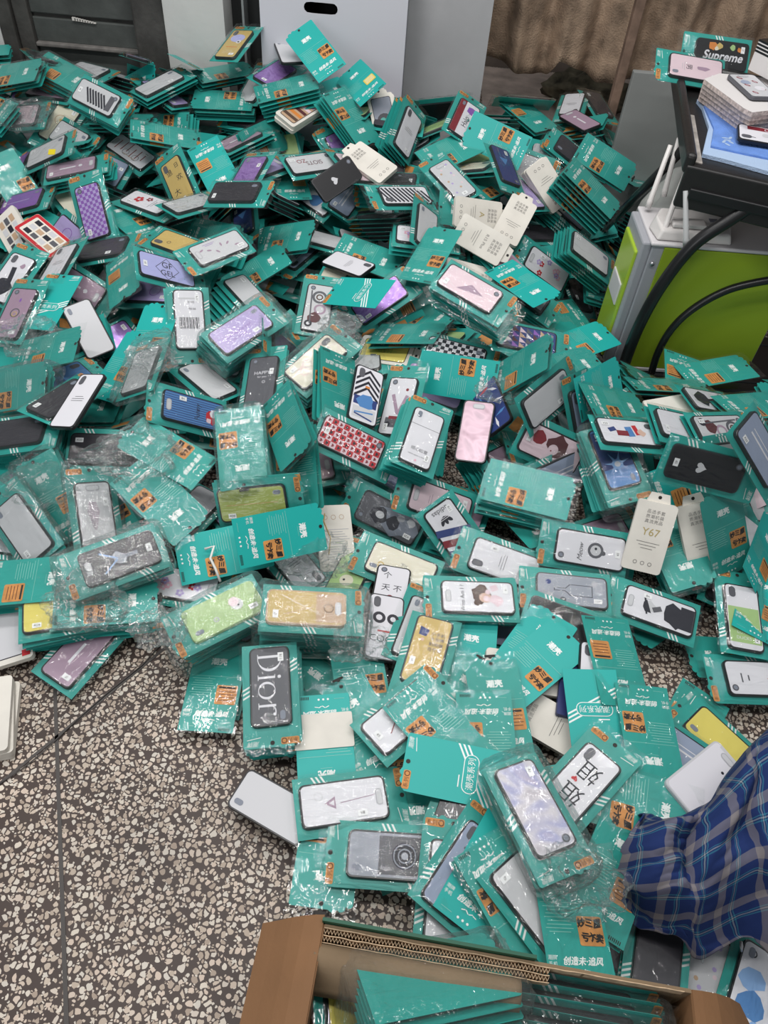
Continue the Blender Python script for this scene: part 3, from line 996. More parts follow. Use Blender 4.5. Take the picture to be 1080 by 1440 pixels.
def serif_word(m):
    W_ = 'white'
    m.R(-.058, 0, .0050, .046, W_)
    m.R(-.057, .0225, .014, .0013, W_)
    m.R(-.057, -.0225, .014, .0013, W_)
    crescent(m, -.054, 0, .026, .023, .0055, .0012, -90, 90, W_)
    m.R(-.016, -.006, .0046, .032, W_)
    m.R(-.016, -.0225, .011, .0013, W_)
    m.R(-.0185, .0095, .006, .0013, W_)
    m.C(-.016, .018, .0034, W_)
    crescent(m, .010, -.0065, .0175, .0165, .0048, .0012, 0, 360, W_, 32)
    m.R(.040, -.006, .0046, .032, W_)
    m.R(.040, -.0225, .012, .0013, W_)
    crescent(m, .052, .002, .011, .0085, .0012, .0022, 60, 180, W_, 10)
    m.C(.057, .007, .0030, W_)


ds('serif', 'dgrey', serif_word, cam=0)
ds('arrow', 'white', lambda m: [m.R(.028, .002, .07, .0014, 'mauve', 6), tri(m, -.022, .0, .013, 'mauve', 180), tri(m, -.021, 0, .006, 'white', 180), m.O(-.045, .014, .008, .0012, 'lgrey')])
ds('boy', 'gold', lambda m: [m.C(-.04, -.016, .010, 'skin'), m.P([(-.046, -.006), (-.03, -.01), (-.032, -.026), (-.052, -.026)], 'navy'), m.C(-.022, -.016, .004, 'skin')] + [m.T(t, -.04 + .012 * k, .014, .010, 'navy', 90) for k, t in enumerate(('小手机', '大世界', '别闹我', '在忙呢'))])
ds('white2', 'white', lambda m: [m.R(-.02, .0, .05, .002, 'dred', 30)])
ds('camera', 'steel', lambda m: [m.R(-.018, 0, .085, .062, 'dgrey'), m.C(-.02, 0, .022, 'ink'), m.O(-.02, 0, .020, .002, 'slate'), m.O(-.02, 0, .012, .002, 'slate'), m.C(-.02, 0, .006, 'steel'), m.T('foto', .012, .02, .010, 'grey', 180)])
ds('oneheart', 'white', lambda m: [heart(m, -.03, .006, .009, 'pink', -90), m.O(-.045, -.008, .006, .001, 'grey')])
ds('fish', 'bluegrey', lambda m: [blob(m, -.01, .004, .014, 'dred', 9, 2), m.R(.03, 0, .004, .04, 'dgrey')])
ds('monochrome', 'dgrey', lambda m: [blob(m, -.02, 0, .034, 'slate', 12, 3, 1.5), blob(m, .025, .004, .020, 'ink', 11, 4, 1.2), m.C(.022, .002, .011, 'lgrey', ry=.009), blob(m, -.015, .006, .017, 'ink', 9, 6), m.C(-.028, -.012, .010, 'grey', ry=.008), blob(m, -.055, -.012, .010, 'lgrey', 8, 2)])
ds('smile', 'cream', lambda m: [m.C(.045, .014, .008, 'gold'), m.C(.045, .014, .005, 'cream', z=.0001), m.T('不X', -.005, -.004, .010, 'dgrey', 180)], edge='black')
ds('trefoil', 'white', lambda m: [m.R(x, 0, .017, .082, c, -22) for x, c in ((-.006, 'navy'), (.022, 'dred'), (.050, 'navy'))] + [m.T('adidas', -.062, 0, .017, 'ink', -90)] + [m.C(-.038, y, .011, 'ink', ry=.0045, rot=a) for y, a in ((-.008, -35), (0, 0), (.008, 35))] + [m.R(-.045 + .004 * k, 0, .0012, .03, 'white', z=.0002) for k in range(2)] + [m.C(.008 + .028 * k + .004 * j, -.02 + .02 * j, .0018, 'ink', 7) for k in range(2) for j in range(3)])
ds('giraffe', 'lav', lambda m: [m.P([(-.04, .012), (-.01, .012), (.0, -.004), (-.012, -.004), (-.018, .004), (-.05, .004)], 'ink'), m.R(.05, .016, .012, .016, 'lilac'), m.T('Hello', -.052, -.012, .011, 'ink', 180)])
ds('hearts', 'pale', lambda m: (grid_print(m, 10, 5, lambda i, j: 'red' if (i + j) % 2 else None), [heart(m, -.074 + .0148 * (i + .5), -.0345 + .0138 * (j + .5), .0042, 'dred' if (i + j) % 2 == 0 else 'ink', 90) for i in range(10) for j in range(5)]))
ds('olivebox', 'olive', lambda m: [m.R(.0, .0, .12, .002, 'gold')])
ds('mauveheart', 'lgrey', lambda m: [m.R(.03 - .004 * k, .004 + .0, .002, .026 - .002 * abs(k - 5), 'mauve') for k in range(16)])
ds('pandas', 'white', lambda m: [m.C(.02, .014, .014, 'ink'), m.C(.02, .014, .007, 'white', z=.0001), m.C(.02, -.016, .013, 'ink'), m.C(.02, -.016, .006, 'white', z=.0001), m.T('COOL', -.03, 0, .022, 'ink', -90), m.R(-.012, 0, .004, .03, 'red')])
ds('tiantian', 'white', lambda m: [m.T('个', .05, .012, .02, 'ink', -90), m.T('天', .015, .012, .02, 'ink', -90), m.T('不', .015, -.014, .02, 'ink', -90), m.C(-.012, .0, .008, 'dred')])
ds('greenpet', 'green', lambda m: [m.C(-.03, 0, .013, 'lgrey'), m.C(-.026, -.008, .011, 'pale'), m.C(-.032, .003, .002, 'ink'), m.C(.02, .012, .006, 'grey'), m.C(.02, .012, .003, 'green', z=.0001)], edge='green')
ds('goldbag', 'gold', lambda m: [m.R(.01, 0, .11, .0015, 'tan', 18), m.R(-.01, .005, .09, .0015, 'cream', -28), m.O(.045, 0, .010, .0015, 'brown'), m.R(.05, 0, .06, .066, 'tan', z=-.0001)], edge='tan')
ds('whoami', 'white', lambda m: [m.T('Who Am I ?', .034, .004, .013, 'ink', -90), blob(m, -.006, -.006, .022, 'brown', 12, 3, .9, 1.0), m.C(-.016, .002, .014, 'skin', ry=.012), m.C(-.018, .004, .007, 'pale', z=.0001), m.C(-.022, -.012, .006, 'pale', z=.0001), blob(m, -.040, .008, .014, 'pale', 8, 2), m.R(-.036, -.022, .016, .014, 'pale', 20), blob(m, .002, .014, .009, 'brown', 8, 7), blob(m, -.004, -.02, .008, 'brown', 8, 9)], cam=1)
ds('script', 'black', lambda m: [m.TB('Supreme', -.005, .008, .033, 'white', 180, .25, .0009), blob(m, .03, -.02, .012, 'orange', 9, 3), blob(m, .01, -.022, .009, 'gold', 9, 5), blob(m, -.03, -.022, .008, 'green', 9, 6), blob(m, -.05, -.018, .007, 'orange', 8, 4), blob(m, .018, -.014, .006, 'cream', 8, 8)])
ds('pinklips', 'pale', lambda m: [blob(m, -.02, .0, .012, 'mauve', 9, 3, 1.6, .6), m.T('男', .02, 0, .02, 'ink', 90), lines(m, .04, 0, 2, .03, .006, 'grey')])
ds('lips', 'lgrey', lambda m: [m.C(-.05 + .025 * k, .016 * (-1) ** k, .010, 'dred', 10, ry=.005, rot=30) for k in range(5)] + [m.C(-.05 + .025 * k, .016 * (-1) ** k, .006, 'pale', 10, ry=.002, rot=30, z=.0001) for k in range(5)] + [blob(m, -.02, -.01, .016, 'white', 8, 4), blob(m, .02, .012, .014, 'bluegrey', 8, 6)], edge='dgrey')
ds('redlabel', 'white', lambda m: [m.R(-.005, -.024, .12, .017, 'dred'), m.T('OTHE', -.01, -.024, .017, 'white', 180), m.R(.045, .02, .02, .0022, 'ink', -8), m.C(.01, .004, .009, 'lgrey')])

CASE_M, PRINT_M = {}, {}


def case_meshes(key):
    if key in CASE_M:
        return CASE_M[key], PRINT_M[key]
    d = DS[key]
    m = MB()
    em = EDGE if d['edge'] == 'black' else C_(d['edge'])
    o0, o1, o2, o3 = rrect(CHX, CHY, .011), rrect(CHX, CHY, .011), rrect(CHX - .0012, CHY - .0012, .010), rrect(CHX - .0038, CHY - .0038, .0085)
    n = len(o0)
    vs = [(x, y, 0) for x, y in o0] + [(x, y, CHZ - .002) for x, y in o1] + [(x, y, CHZ) for x, y in o2] + [(x, y, CHZ) for x, y in o3]
    m.raw(vs, [(r * n + i, r * n + (i + 1) % n, (r + 1) * n + (i + 1) % n, (r + 1) * n + i) for r in range(3) for i in range(n)] + [tuple(range(n - 1, -1, -1))], em)
    m.face([(x, y, CHZ) for x, y in o3], C_(d['face']))
    CASE_M[key] = m.mesh('phone_case')
    p = MB()
    p.z = CHZ + .00025
    if d['fn']:
        d['fn'](p)
    p.z = CHZ + .0006
    cm = d['cam']
    if cm == 1:
        p.P([(x + .064, y + .0) for x, y in rrect(.0065, .015, .0064, 4)], 'grey')
        p.P([(x + .064, y + .0) for x, y in rrect(.0045, .013, .0044, 4)], 'lgrey', .0001)
    elif cm == 2:
        p.P([(x + .058, y + .021) for x, y in rrect(.013, .0075, .0072, 4)], 'dgrey')
    elif cm == 3:
        p.C(.064, .022, .007, 'dgrey')
        p.C(.064, .022, .0045, 'slate', z=.0001)
    else:
        p.P([(x + .060, y + .022) for x, y in rrect(.009, .005, .0049, 4)], 'slate')
    PRINT_M[key] = p.mesh('case_print')
    return CASE_M[key], PRINT_M[key]


STK = []
for k, t in enumerate(('X20', 'i7', 'R11', 'V8', 'S9', 'A59')):
    m = MB()
    m.z = 0
    x, y, rot = ((-.058, .020, 0), (-.06, -.018, 90), (-.056, .022, 10), (.03, -.024, 0), (-.062, .0, 90), (-.05, -.024, -8))[k]
    m.prism([(x + a, y + b) for a, b in (((-.009, -.0055), (.009, -.0055), (.009, .0055), (-.009, .0055)) if rot != 90 else ((-.0055, -.009), (.0055, -.009), (.0055, .009), (-.0055, .009)))], CHZ + .0008, CHZ + .0011, PAPER)
    m.z = CHZ + .0013
    m.T(t, x, y, .0075, INK, rot if rot != 10 else 0)
    STK.append(m.mesh('model_sticker'))

# ------------------------------------------------------------------ card packs
PL, PW = .102, .054


def card_outline():
    pts = [(-PL, -PW), (PL - .003, -PW), (PL, -PW + .003), (PL, .012)]
    for cx, cy, r in ((PL - .003, .020, .007), (PL - .006, .034, .008), (PL - .012, .047, .007)):
        for a in (-50, -10, 30, 70):
            pts.append((cx + r * math.cos(math.radians(a)), cy + r * math.sin(math.radians(a))))
    return pts + [(PL - .020, PW), (-PL, PW)]


OUT = card_outline()


def stripes(m, z):
    m.z = z
    d = np.array([-.47, .88])
    for k in range(3):
        x0 = -.030 + .0085 * (k - 1)
        t = (PW - .001) / d[1]
        a, b = np.array([x0, 0]) - d * t, np.array([x0, 0]) + d * t
        m.P([(a[0] - .0019, a[1]), (a[0] + .0019, a[1]), (b[0] + .0019, b[1]), (b[0] - .0019, b[1])], WHITE)


def front_card(z, teal):
    m = MB()
    m.prism(OUT, z, z + .0007, teal, CARDEDGE)
    stripes(m, z + .0010)
    m.z = z + .0010
    m.C(.094, 0, .0042, INK)
    m.T('潮牌', .094, -.036, .011, WHITE, -90, .25)
    m.R(.084, -.034, .0012, .026, WHITE, 8)
    m.z = z + .0016
    return m


def front_bare():
    m = front_card(0, TEALB)
    m.z = .0014
    o, i = rrect(.014, .036, .0135, 5), rrect(.0125, .0345, .012, 5)
    n = len(o)
    m.P([(x - .02, y) for x, y in o], WHITE)
    m.P([(x - .02, y) for x, y in i], TEALB, .0003)
    m.T('潮壳系列', -.02, 0, .015, WHITE, -90, z=.0006)
    m.R(.0, .016, .002, .022, WHITE)
    return m


def back_card(z, teal, var=0):
    m = MB()
    m.prism(OUT, z, z + .0007, teal, CARDEDGE)
    m.z = z + .0010
    m.C(.094, 0, .0042, INK)
    m.TB('潮壳', .052, 0, .0165, WHITE, -90)
    m.R(.040, 0, .0007, .022, PALEINK)
    m.R(.018, 0, .0008, .1, PALEINK)
    for k in range(8):
        m.R(.012 - .0052 * k, .024, .0011, .046 - .005 * (k * 5 % 3), PALEINK)
    m.T('潮牌', -.060, .044, .0075, WHITE, -90)
    m.T('手机', -.069, .044, .0075, WHITE, -90)
    m.TB('创造未·追风', -.064, -.006, .0125, WHITE, -90, .3, .0004)
    for k in range(4):
        m.R(-.077, .010 - .007 * k, .0015, .007, WHITE, (25, -35, 30, -10)[k])
    m.R(-.092, .034, .0008, .02, PALEINK)
    for k in range(3):
        m.C(-.092, .012 - .009 * k, .0022, WHITE, 8)
    for k in range(7):
        m.R(-.096, -.026 - .0032 * k, .006, .0016, INK)
    return m


def sticker_mesh(z, kind):
    m = MB()
    m.z = z
    if kind == 'pill':
        m.prism([(x + .092, y + .033) for x, y in rrect(.0065, .017, .003, 2)], z, z + .0003, ORANGE)
        m.z = z + .0005
        m.O(.092, .022, .0052, .0016, RING)
        m.T('系列', .092, .038, .0095, PAPER if False else RING, -90)
    elif kind == 'hand':
        m.prism([(x - .022, y - .027) for x, y in rrect(.021, .021, .003, 2)], z, z + .0003, ORANGE)
        m.z = z + .0005
        for k, (t, x, y) in enumerate((('妙', -.010, -.013), ('三', -.010, -.026), ('屋', -.011, -.040), ('亏', -.031, -.016), ('大', -.030, -.029), ('卖', -.032, -.040))):
            m.TB(t, x, y, .0135, INK, -90 + (7, -12, 10, -5, 14, -8)[k], (.2, -.1, .3, .15, -.2, .1)[k])
    elif kind == 'lined':
        m.prism([(x - .022, y - .027) for x, y in rrect(.021, .021, .003, 2)], z, z + .0003, ORANGE)
        m.z = z + .0005
        m.R(-.006, -.027, .004, .034, INK)
        for k in range(4):
            m.R(-.015 - .0065 * k, -.027, .0014, .034 - .004 * (k % 2), RING)
    elif kind == 'yellow':
        m.prism([(x - .022, y - .027) for x, y in rrect(.017, .019, .003, 2)], z, z + .0003, YELST)
        m.z = z + .0005
        for k in range(4):
            m.R(-.012 - .0065 * k, -.027, .002, .03, PAPER)
    return m.mesh('price_sticker' if kind != 'pill' else 'series_sticker')


def film_mesh(seed, back):
    """Bulging clear bag sheet over a pack, wavy at the edges, with a welded header."""
    nx, ny = 22, 12
    x0, x1, y0, y1 = -PL - .005, PL + .015, -PW - .006, PW + .006
    m = MB()
    vs = []
    for i in range(nx + 1):
        for j in range(ny + 1):
            x, y = x0 + (x1 - x0) * i / nx, y0 + (y1 - y0) * j / ny
            ex = max(abs(x + .014) - .082, 0) / .026
            ey = max(abs(y) - .041, 0) / .016
            e = min(1, math.hypot(ex, ey))
            h = (.0118 if not back else .0130) * (1 - e * e * (3 - 2 * e)) + (.0022 if not back else .0118 - .006 * e)
            if back:
                h = .0125 + .0012 * (1 - e)
            wv = noise.noise((x * 38 + seed * 5.1, y * 30, seed)) * .0016 + noise.noise((x * 90, y * 75 + seed * 3.7, 2.0)) * .0007
            edge = 1 if 0 < i < nx and 0 < j < ny else .4
            z = h + max(-.0007, wv * edge)
            if x > PL + .004:
                z += .0012 * math.sin(y * 120 + seed)
            vs.append((x, y, z))
    fs = [(i * (ny + 1) + j, (i + 1) * (ny + 1) + j, (i + 1) * (ny + 1) + j + 1, i * (ny + 1) + j + 1) for i in range(nx) for j in range(ny)]
    m.raw(vs, fs, FILM)
    return m.mesh('clear_bag', True)


FRONT_CARD = front_card(0, TEAL).mesh('card')
FRONT_BARE = front_bare().mesh('card')
BACK_CARD = back_card(.0102, TEAL).mesh('card')
m = MB()
m.prism(OUT, .0102, .0109, TEAL, CARDEDGE)
BACK_PLAIN = m.mesh('card')
BACK_BARE = back_card(0, TEALB).mesh('card')
S_PILL = sticker_mesh(.0011, 'pill')
S_BACK = {k: sticker_mesh(.0113, k) for k in ('hand', 'lined', 'yellow')}
S_BARE = {k: sticker_mesh(.0012, k) for k in ('hand', 'lined', 'yellow')}
FILMS_F = [film_mesh(k + .3, False) for k in range(5)]
FILMS_B = [film_mesh(k + 7.7, True) for k in range(4)]
SLOT = MB()
SLOT.z = .0145
SLOT.P([(x + PL + .007, y) for x, y in rrect(.0028, .0115, .0026, 3)], INK)
SLOT.C(PL + .0055, 0, .0045, INK, z=.0001)
SLOT = SLOT.mesh('hang_slot')


def box_meshes(txt, face='paper'):
    """Pale slim retail box with a hang tab, lettering in grey."""
    m = MB()
    o = rrect(.080, .043, .008)
    m.prism(o, 0, .013, BOXP)
    m.z = .0133
    tab = [(.078, -.026), (.100, -.020), (.100, .020), (.078, .026)]
    body = m.mesh('box_body')
    t = MB()
    t.prism(tab, .004, .0075, BOXP)
    t.z = .0078
    t.C(.091, 0, .004, INK)
    tabm = t.mesh('hang_tab')
    p = MB()
    p.z = .0133
    G = mat('grey_ink', (.20, .19, .18), .6)
    for i in range(4):
        for j in range(3):
            p.T('品质真选潮流手机壳套装'[(i * 3 + j) % 11], .058 - .011 * j, .015 - .010 * i, .0095, G, -90)
    if txt:
        p.T(txt, .012, 0, .024 if len(txt) < 5 else .013, mat('gold_ink', (.42, .33, .14), .4) if len(txt) < 4 else G, -90)
    for k in range(3):
        p.R(-.012 - .007 * k, 0, .0012, .05 - .012 * k, G)
    for k in range(3):
        p.O(-.060, .016 - .016 * k, .0045, .0012, G)
    return body, tabm, p.mesh('box_print')
# ================================================================== WHAT LIES WHERE
# (pixel x, pixel y, image angle of the header end, seen length, seen width, kind, design, stack count, phrase)
# kinds: F pack face up, B pack back up, f bare front card, b bare back card, C loose case, X pale box
TABLE = [
    # ---- back of the heap
    (58, 82, 140, 55, 26, 'F', 'gloss', 1, 'small dark case at the far end of the heap by the door'),
    (20, 108, 10, 60, 24, 'B', 'hand', 3, ''),
    (193, 85, 0, 62, 18, 'F', 'plainlilac', 1, 'lilac case lying flat before the dark door'),
    (263, 88, -8, 60, 20, 'b', 'hand', 1, ''),
    (128, 103, -15, 60, 28, 'F', 'plaingrey', 1, 'plain grey case under the dark door'),
    (90, 107, -28, 75, 38, 'B', 'lined', 5, ''),
    (67, 131, 172, 62, 22, 'F', 'mauvep', 2, 'mauve case in a flattened bag near the door'),
    (187, 122, 28, 62, 36, 'b', 'hand', 1, ''),
    (230, 118, 27, 76, 20, 'F', 'plaingrey', 3, 'grey case tilted steeply beside the striped one'),
    (142, 142, -27, 72, 46, 'F', 'diagonal', 4, 'grey case with black diagonal bands'),
    (275, 100, 8, 95, 16, 'B', 'hand', 4, ''),
    (316, 106, 10, 95, 28, 'B', 'hand', 3, ''),
    (333, 62, 53, 84, 36, 'F', 'cartoon', 1, 'yellow cartoon case propped against the wall'),
    (443, 72, 128, 86, 46, 'b', 'hand', 1, ''),
    (406, 76, 112, 44, 32, 'C', 'plaingrey', 1, 'pale grey phone case with black rim leaning by the white carton'),
    (390, 104, 32, 66, 36, 'F', 'violet', 1, 'violet foil case near the white carton'),
    (362, 118, 60, 60, 26, 'F', 'plaingrey', 1, 'light grey case beside the violet foil one'),
    (403, 128, 14, 95, 10, 'B', 'hand', 6, ''),
    (545, 98, -52, 70, 30, 'B', 'hand', 4, ''),
    (507, 116, 135, 66, 48, 'b', 'yellow', 1, ''),
    (457, 134, 20, 62, 36, 'b', 'hand', 1, ''),
    (424, 158, 32, 50, 30, 'X', 'sunset', 2, 'white framed box with a brown sunset picture'),
    (493, 168, -55, 92, 22, 'B', 'hand', 5, ''),
    (540, 168, 102, 72, 44, 'X', 'darkphoto', 2, 'white framed box with a dark window picture'),
    (573, 182, 70, 80, 24, 'F', 'plainwhite', 5, 'white case on a steep leaning stack'),
    (612, 122, 127, 80, 34, 'F', 'olive', 3, 'olive green case leaning at the top'),
    (653, 166, 66, 66, 46, 'F', 'redwhite', 1, 'white case with a red side band'),
    (742, 165, -40, 60, 26, 'B', 'lined', 2, ''),
    (842, 152, -58, 46, 26, 'F', 'gloss', 1, 'black case upright near the wooden post'),
    (815, 172, 150, 44, 22, 'C', 'mauvep', 1, 'brown phone case on the heap under the curtain'),
    (870, 205, -30, 90, 14, 'B', 'hand', 4, ''),
    (803, 217, 141, 104, 28, 'F', 'gloss', 2, 'dark brown case on the slope beneath the curtain'),
    (850, 230, -33, 104, 32, 'B', 'hand', 2, ''),
    (770, 262, -58, 80, 32, 'X', 'white', 3, 'tall white lettered box wedged in the slope'),
    (733, 272, 130, 64, 28, 'F', 'plainlilac', 2, 'lilac case next to the tall white box'),
    (830, 268, -45, 100, 12, 'B', 'hand', 7, ''),
    (800, 300, -42, 100, 16, 'F', 'plainblue', 6, 'blue grey case on a steep slope stack'),
    (632, 217, 25, 80, 40, 'B', 'hand', 1, ''),
    (698, 198, 155, 96, 48, 'b', 'hand', 1, ''),
    (632, 252, 133, 84, 38, 'F', 'vine', 1, 'pale case with a fine flowering vine'),
    (688, 264, 25, 64, 36, 'B', 'hand', 2, ''),
    (710, 240, -70, 60, 24, 'F', 'navy', 1, 'navy case poking out under a bright card'),
    (207, 172, 2, 60, 22, 'F', 'gloss', 1, 'dark case in a narrow bag amid the heap'),
    (230, 193, -10, 95, 20, 'B', 'hand', 2, ''),
    (33, 165, 5, 60, 36, 'F', 'plainpink', 1, 'pink case in a crumpled bag at the far edge'),
    (103, 197, -30, 62, 46, 'F', 'swoosh', 1, 'grey case with a dark tick mark'),
    (180, 213, 145, 78, 40, 'F', 'city', 1, 'white case with a bicycle sketch'),
    (72, 214, 25, 60, 26, 'F', 'plaingrey', 1, 'grey case with a yellow tag beside it'),
    (108, 238, 12, 84, 16, 'F', 'mauvep', 4, 'mauve case on a stack seen edge on'),
    (340, 198, 26, 66, 20, 'F', 'mauvep', 3, 'slim mauve case on a tilted stack'),
    (302, 235, -62, 78, 48, 'b', 'lined', 1, ''),
    (250, 252, 113, 84, 40, 'F', 'goldtext', 1, 'golden case with bold black characters'),
    (375, 238, 20, 60, 30, 'F', 'plainlilac', 1, 'lilac case next to the dark lettered one'),
    (443, 232, 8, 84, 34, 'F', 'letters', 1, 'pale case with large maroon letters'),
    (495, 236, 130, 50, 22, 'F', 'plainpink', 1, 'peach pink case in a narrow pack'),
    (520, 232, 145, 60, 32, 'X', 'white', 1, 'white printed box tucked between tilted packs'),
    (353, 242, 60, 50, 36, 'F', 'violet', 1, 'small violet case near the golden one'),
    (37, 285, 15, 64, 26, 'F', 'magenta', 1, 'magenta case at the edge of the heap'),
    (212, 290, -20, 70, 30, 'F', 'redflower', 1, 'white case with red flowers'),
    (273, 288, 15, 64, 24, 'F', 'silver', 1, 'silver case in front of the golden one'),
    (337, 273, 0, 74, 34, 'F', 'gloss', 1, 'black glossy case in a loose clear bag'),
    (473, 253, 35, 60, 38, 'C', 'plainblack', 1, 'black phone case lying between tilted packs'),
    (433, 276, 146, 92, 42, 'F', 'clouds', 1, 'white case with blue cloud shapes'),
    (547, 257, 4, 80, 14, 'F', 'plainblack', 2, 'dark case seen almost edge on'),
    (563, 278, 180, 84, 30, 'F', 'stripes', 1, 'white case with black slanting stripes'),
    (130, 292, 104, 104, 46, 'F', 'purplecheck', 2, 'purple checked case'),
    # ---- upper middle
    (23, 330, 120, 60, 36, 'X', 'photos', 1, 'cream box with small black and white photos'),
    (63, 336, -40, 66, 36, 'X', 'redphotos', 1, 'red edged box with small black and white photos'),
    (152, 352, 10, 60, 28, 'F', 'gloss', 1, 'small dark case below the purple checked one'),
    (87, 370, 60, 50, 24, 'F', 'plainwhite', 1, 'white and black case below the red edged box'),
    (20, 388, 55, 98, 48, 'F', 'standing', 1, 'white case with a black standing figure'),
    (70, 424, 60, 86, 40, 'f', '', 1, 'bright teal front card with white stripes near the far edge'),
    (27, 437, 65, 100, 46, 'F', 'doo', 1, 'mauve case with gold and grey rings'),
    (207, 412, 178, 66, 40, 'F', 'plainlilac', 1, 'lilac case under the framed lettering one'),
    (176, 392, -84, 56, 38, 'B', 'lined', 1, ''),
    (240, 383, -15, 98, 44, 'F', 'gf', 1, 'lavender case with black framed letters'),
    (248, 345, 160, 74, 32, 'F', 'goldplain', 1, 'plain gold case'),
    (302, 354, 202, 104, 44, 'F', 'greyfloral', 1, 'light grey case with faint mauve petals'),
    (125, 464, 118, 80, 42, 'C', 'plaingrey', 1, 'plain grey phone case with black rim standing on teal packs'),
    (213, 474, 70, 90, 40, 'b', 'lined', 1, ''),
    (543, 316, 100, 84, 42, 'F', 'graffiti', 1, 'white case with black and gold graffiti patches'),
    (598, 318, 85, 64, 34, 'F', 'plaingrey', 1, 'grey case beside the graffiti one'),
    (517, 364, -20, 96, 34, 'B', 'hand', 1, ''),
    (490, 374, -20, 50, 20, 'C', 'plainwhite', 1, 'small white phone case under a back-turned card'),
    (670, 302, -8, 60, 42, 'X', 'A', 1, 'white box with a large gold letter'),
    (722, 312, 62, 62, 40, 'X', 'white', 1, 'white box at the end of the white cluster'),
    (676, 338, -30, 90, 42, 'X', 'R15 Plus', 1, 'white box with a model name topmost in the white cluster'),
    (660, 392, -15, 72, 38, 'X', 'bagged', 1, 'cream box in a clear bag on the stepped stack'),
    (540, 420, 35, 122, 38, 'F', 'violetlong', 1, 'long metallic violet case'),
    (607, 362, 60, 84, 38, 'B', 'hand', 1, ''),
    (448, 430, 80, 90, 54, 'F', 'gear', 1, 'grey case with clockwork gears'),
    (503, 411, 176, 62, 42, 'f', '', 1, 'bright teal front card beside the clockwork case'),
    (740, 417, -35, 92, 46, 'F', 'blackheart', 4, 'dark case half covered by loose teal cards'),
    (735, 398, -35, 80, 40, 'b', 'hand', 1, ''),
    (845, 390, -88, 54, 44, 'F', 'plainlilac', 3, 'violet grey case next to the green tower'),
    (832, 362, -38, 70, 20, 'F', 'plaingrey', 6, 'grey case on the stack squeezed against the tower'),
    (667, 412, -30, 108, 48, 'F', 'pinkword', 7, 'pinkish case topping the neat stepped stack'),
    (267, 458, -86, 104, 62, 'F', 'barcode', 2, 'white case with a big barcode'),
    (345, 462, 33, 110, 56, 'F', 'lilactext', 9, 'lilac case with violet lettering on a tall bundle'),
    (403, 498, 140, 70, 34, 'F', 'gloss', 1, 'dark case behind the ornate bundle'),
    (600, 448, -10, 80, 28, 'B', 'hand', 1, ''),
    (573, 474, 0, 88, 24, 'B', 'lined', 2, ''),
    (747, 481, -12, 108, 40, 'F', 'triangles', 1, 'case with many coloured triangles'),
    (822, 480, 20, 92, 40, 'b', 'lined', 1, ''),
    (800, 521, 14, 84, 44, 'B', 'hand', 2, ''),
    (90, 534, 20, 98, 32, 'F', 'deepblue', 1, 'deep blue case in a slanting pack'),
    (70, 497, 14, 66, 42, 'B', 'lined', 1, ''),
    (23, 548, 10, 90, 60, 'B', 'hand', 3, ''),
    (170, 514, 58, 116, 26, 'b', 'hand', 1, ''),
    (95, 560, 32, 84, 36, 'F', 'gloss', 1, 'smoky dark case in front of the deep blue one'),
    (112, 566, 58, 82, 18, 'C', 'plainwhite', 1, 'white phone case standing on its edge near the deep blue pack'),
    (203, 518, 70, 66, 30, 'F', 'silver', 1, 'silver case in crinkled film by a tilted card'),
    (287, 534, 140, 76, 40, 'F', 'plaingrey', 1, 'grey case half hidden under the tall lilac bundle'),
    (30, 610, 8, 110, 44, 'F', 'gloss', 7, 'dark case topping the flat stack at the far edge'),
    # ---- middle
    (543, 497, -8, 76, 36, 'X', 'yellowface', 1, 'white edged box with a yellow face'),
    (450, 506, 42, 112, 50, 'F', 'ornate', 4, 'cream case with pink ornaments in a crinkled bundle'),
    (370, 534, 82, 90, 50, 'F', 'happy', 2, 'charcoal case with white HAPPY lettering'),
    (473, 548, -88, 90, 44, 'B', 'hand', 3, ''),
    (733, 520, 30, 76, 36, 'B', 'lined', 2, ''),
    (690, 520, -30, 70, 34, 'F', 'violet', 1, 'violet case behind the chequered one'),
    (647, 503, -14, 118, 44, 'F', 'checker', 1, 'black and white chequered case'),
    (643, 530, 171, 110, 50, 'b', 'hand', 1, ''),
    (773, 556, 40, 94, 44, 'F', 'plaingrey', 1, 'grey case with striped corner near the sketched girl'),
    (817, 582, 100, 76, 42, 'F', 'plainblue', 1, 'slate blue case standing beside a back-turned pack'),
    (843, 546, 30, 80, 40, 'b', 'lined', 1, ''),
    (863, 574, -10, 94, 38, 'B', 'hand', 1, ''),
    (937, 547, -3, 100, 9, 'B', 'hand', 2, ''),
    (950, 578, 10, 72, 28, 'X', 'plainbox', 1, 'blank white box lying below the desk base'),
    (1000, 568, -10, 76, 32, 'F', 'standing', 1, 'black and white figure case beside the desk base'),
    (1060, 575, 5, 80, 34, 'B', 'lined', 2, ''),
    (513, 558, 80, 76, 40, 'C', 'chevron', 1, 'phone case with black chevrons and a blue mask'),
    (563, 566, 76, 104, 50, 'F', 'legs', 1, 'white case with mauve legs above a car'),
    (693, 572, 112, 66, 40, 'C', 'tropical', 1, 'phone case with blue leaves and red flowers'),
    (668, 608, 80, 84, 44, 'C', 'mauvefoil', 1, 'shiny mauve foil phone case'),
    (263, 578, 165, 110, 52, 'F', 'bluestripe', 1, 'blue case with thin stripes and a red doll'),
    (500, 627, -26, 118, 50, 'F', 'hearts', 1, 'case chequered with red hearts'),
    (594, 612, 72, 102, 58, 'F', 'quote', 7, 'white case with grey characters on a neat stack'),
    (513, 672, 160, 114, 50, 'F', 'giraffe', 1, 'lavender case with a black animal'),
    (418, 660, -86, 80, 48, 'B', 'lined', 2, ''),
    (405, 600, -70, 90, 50, 'B', 'hand', 2, ''),
    (340, 632, -85, 122, 72, 'B', 'hand', 7, ''),
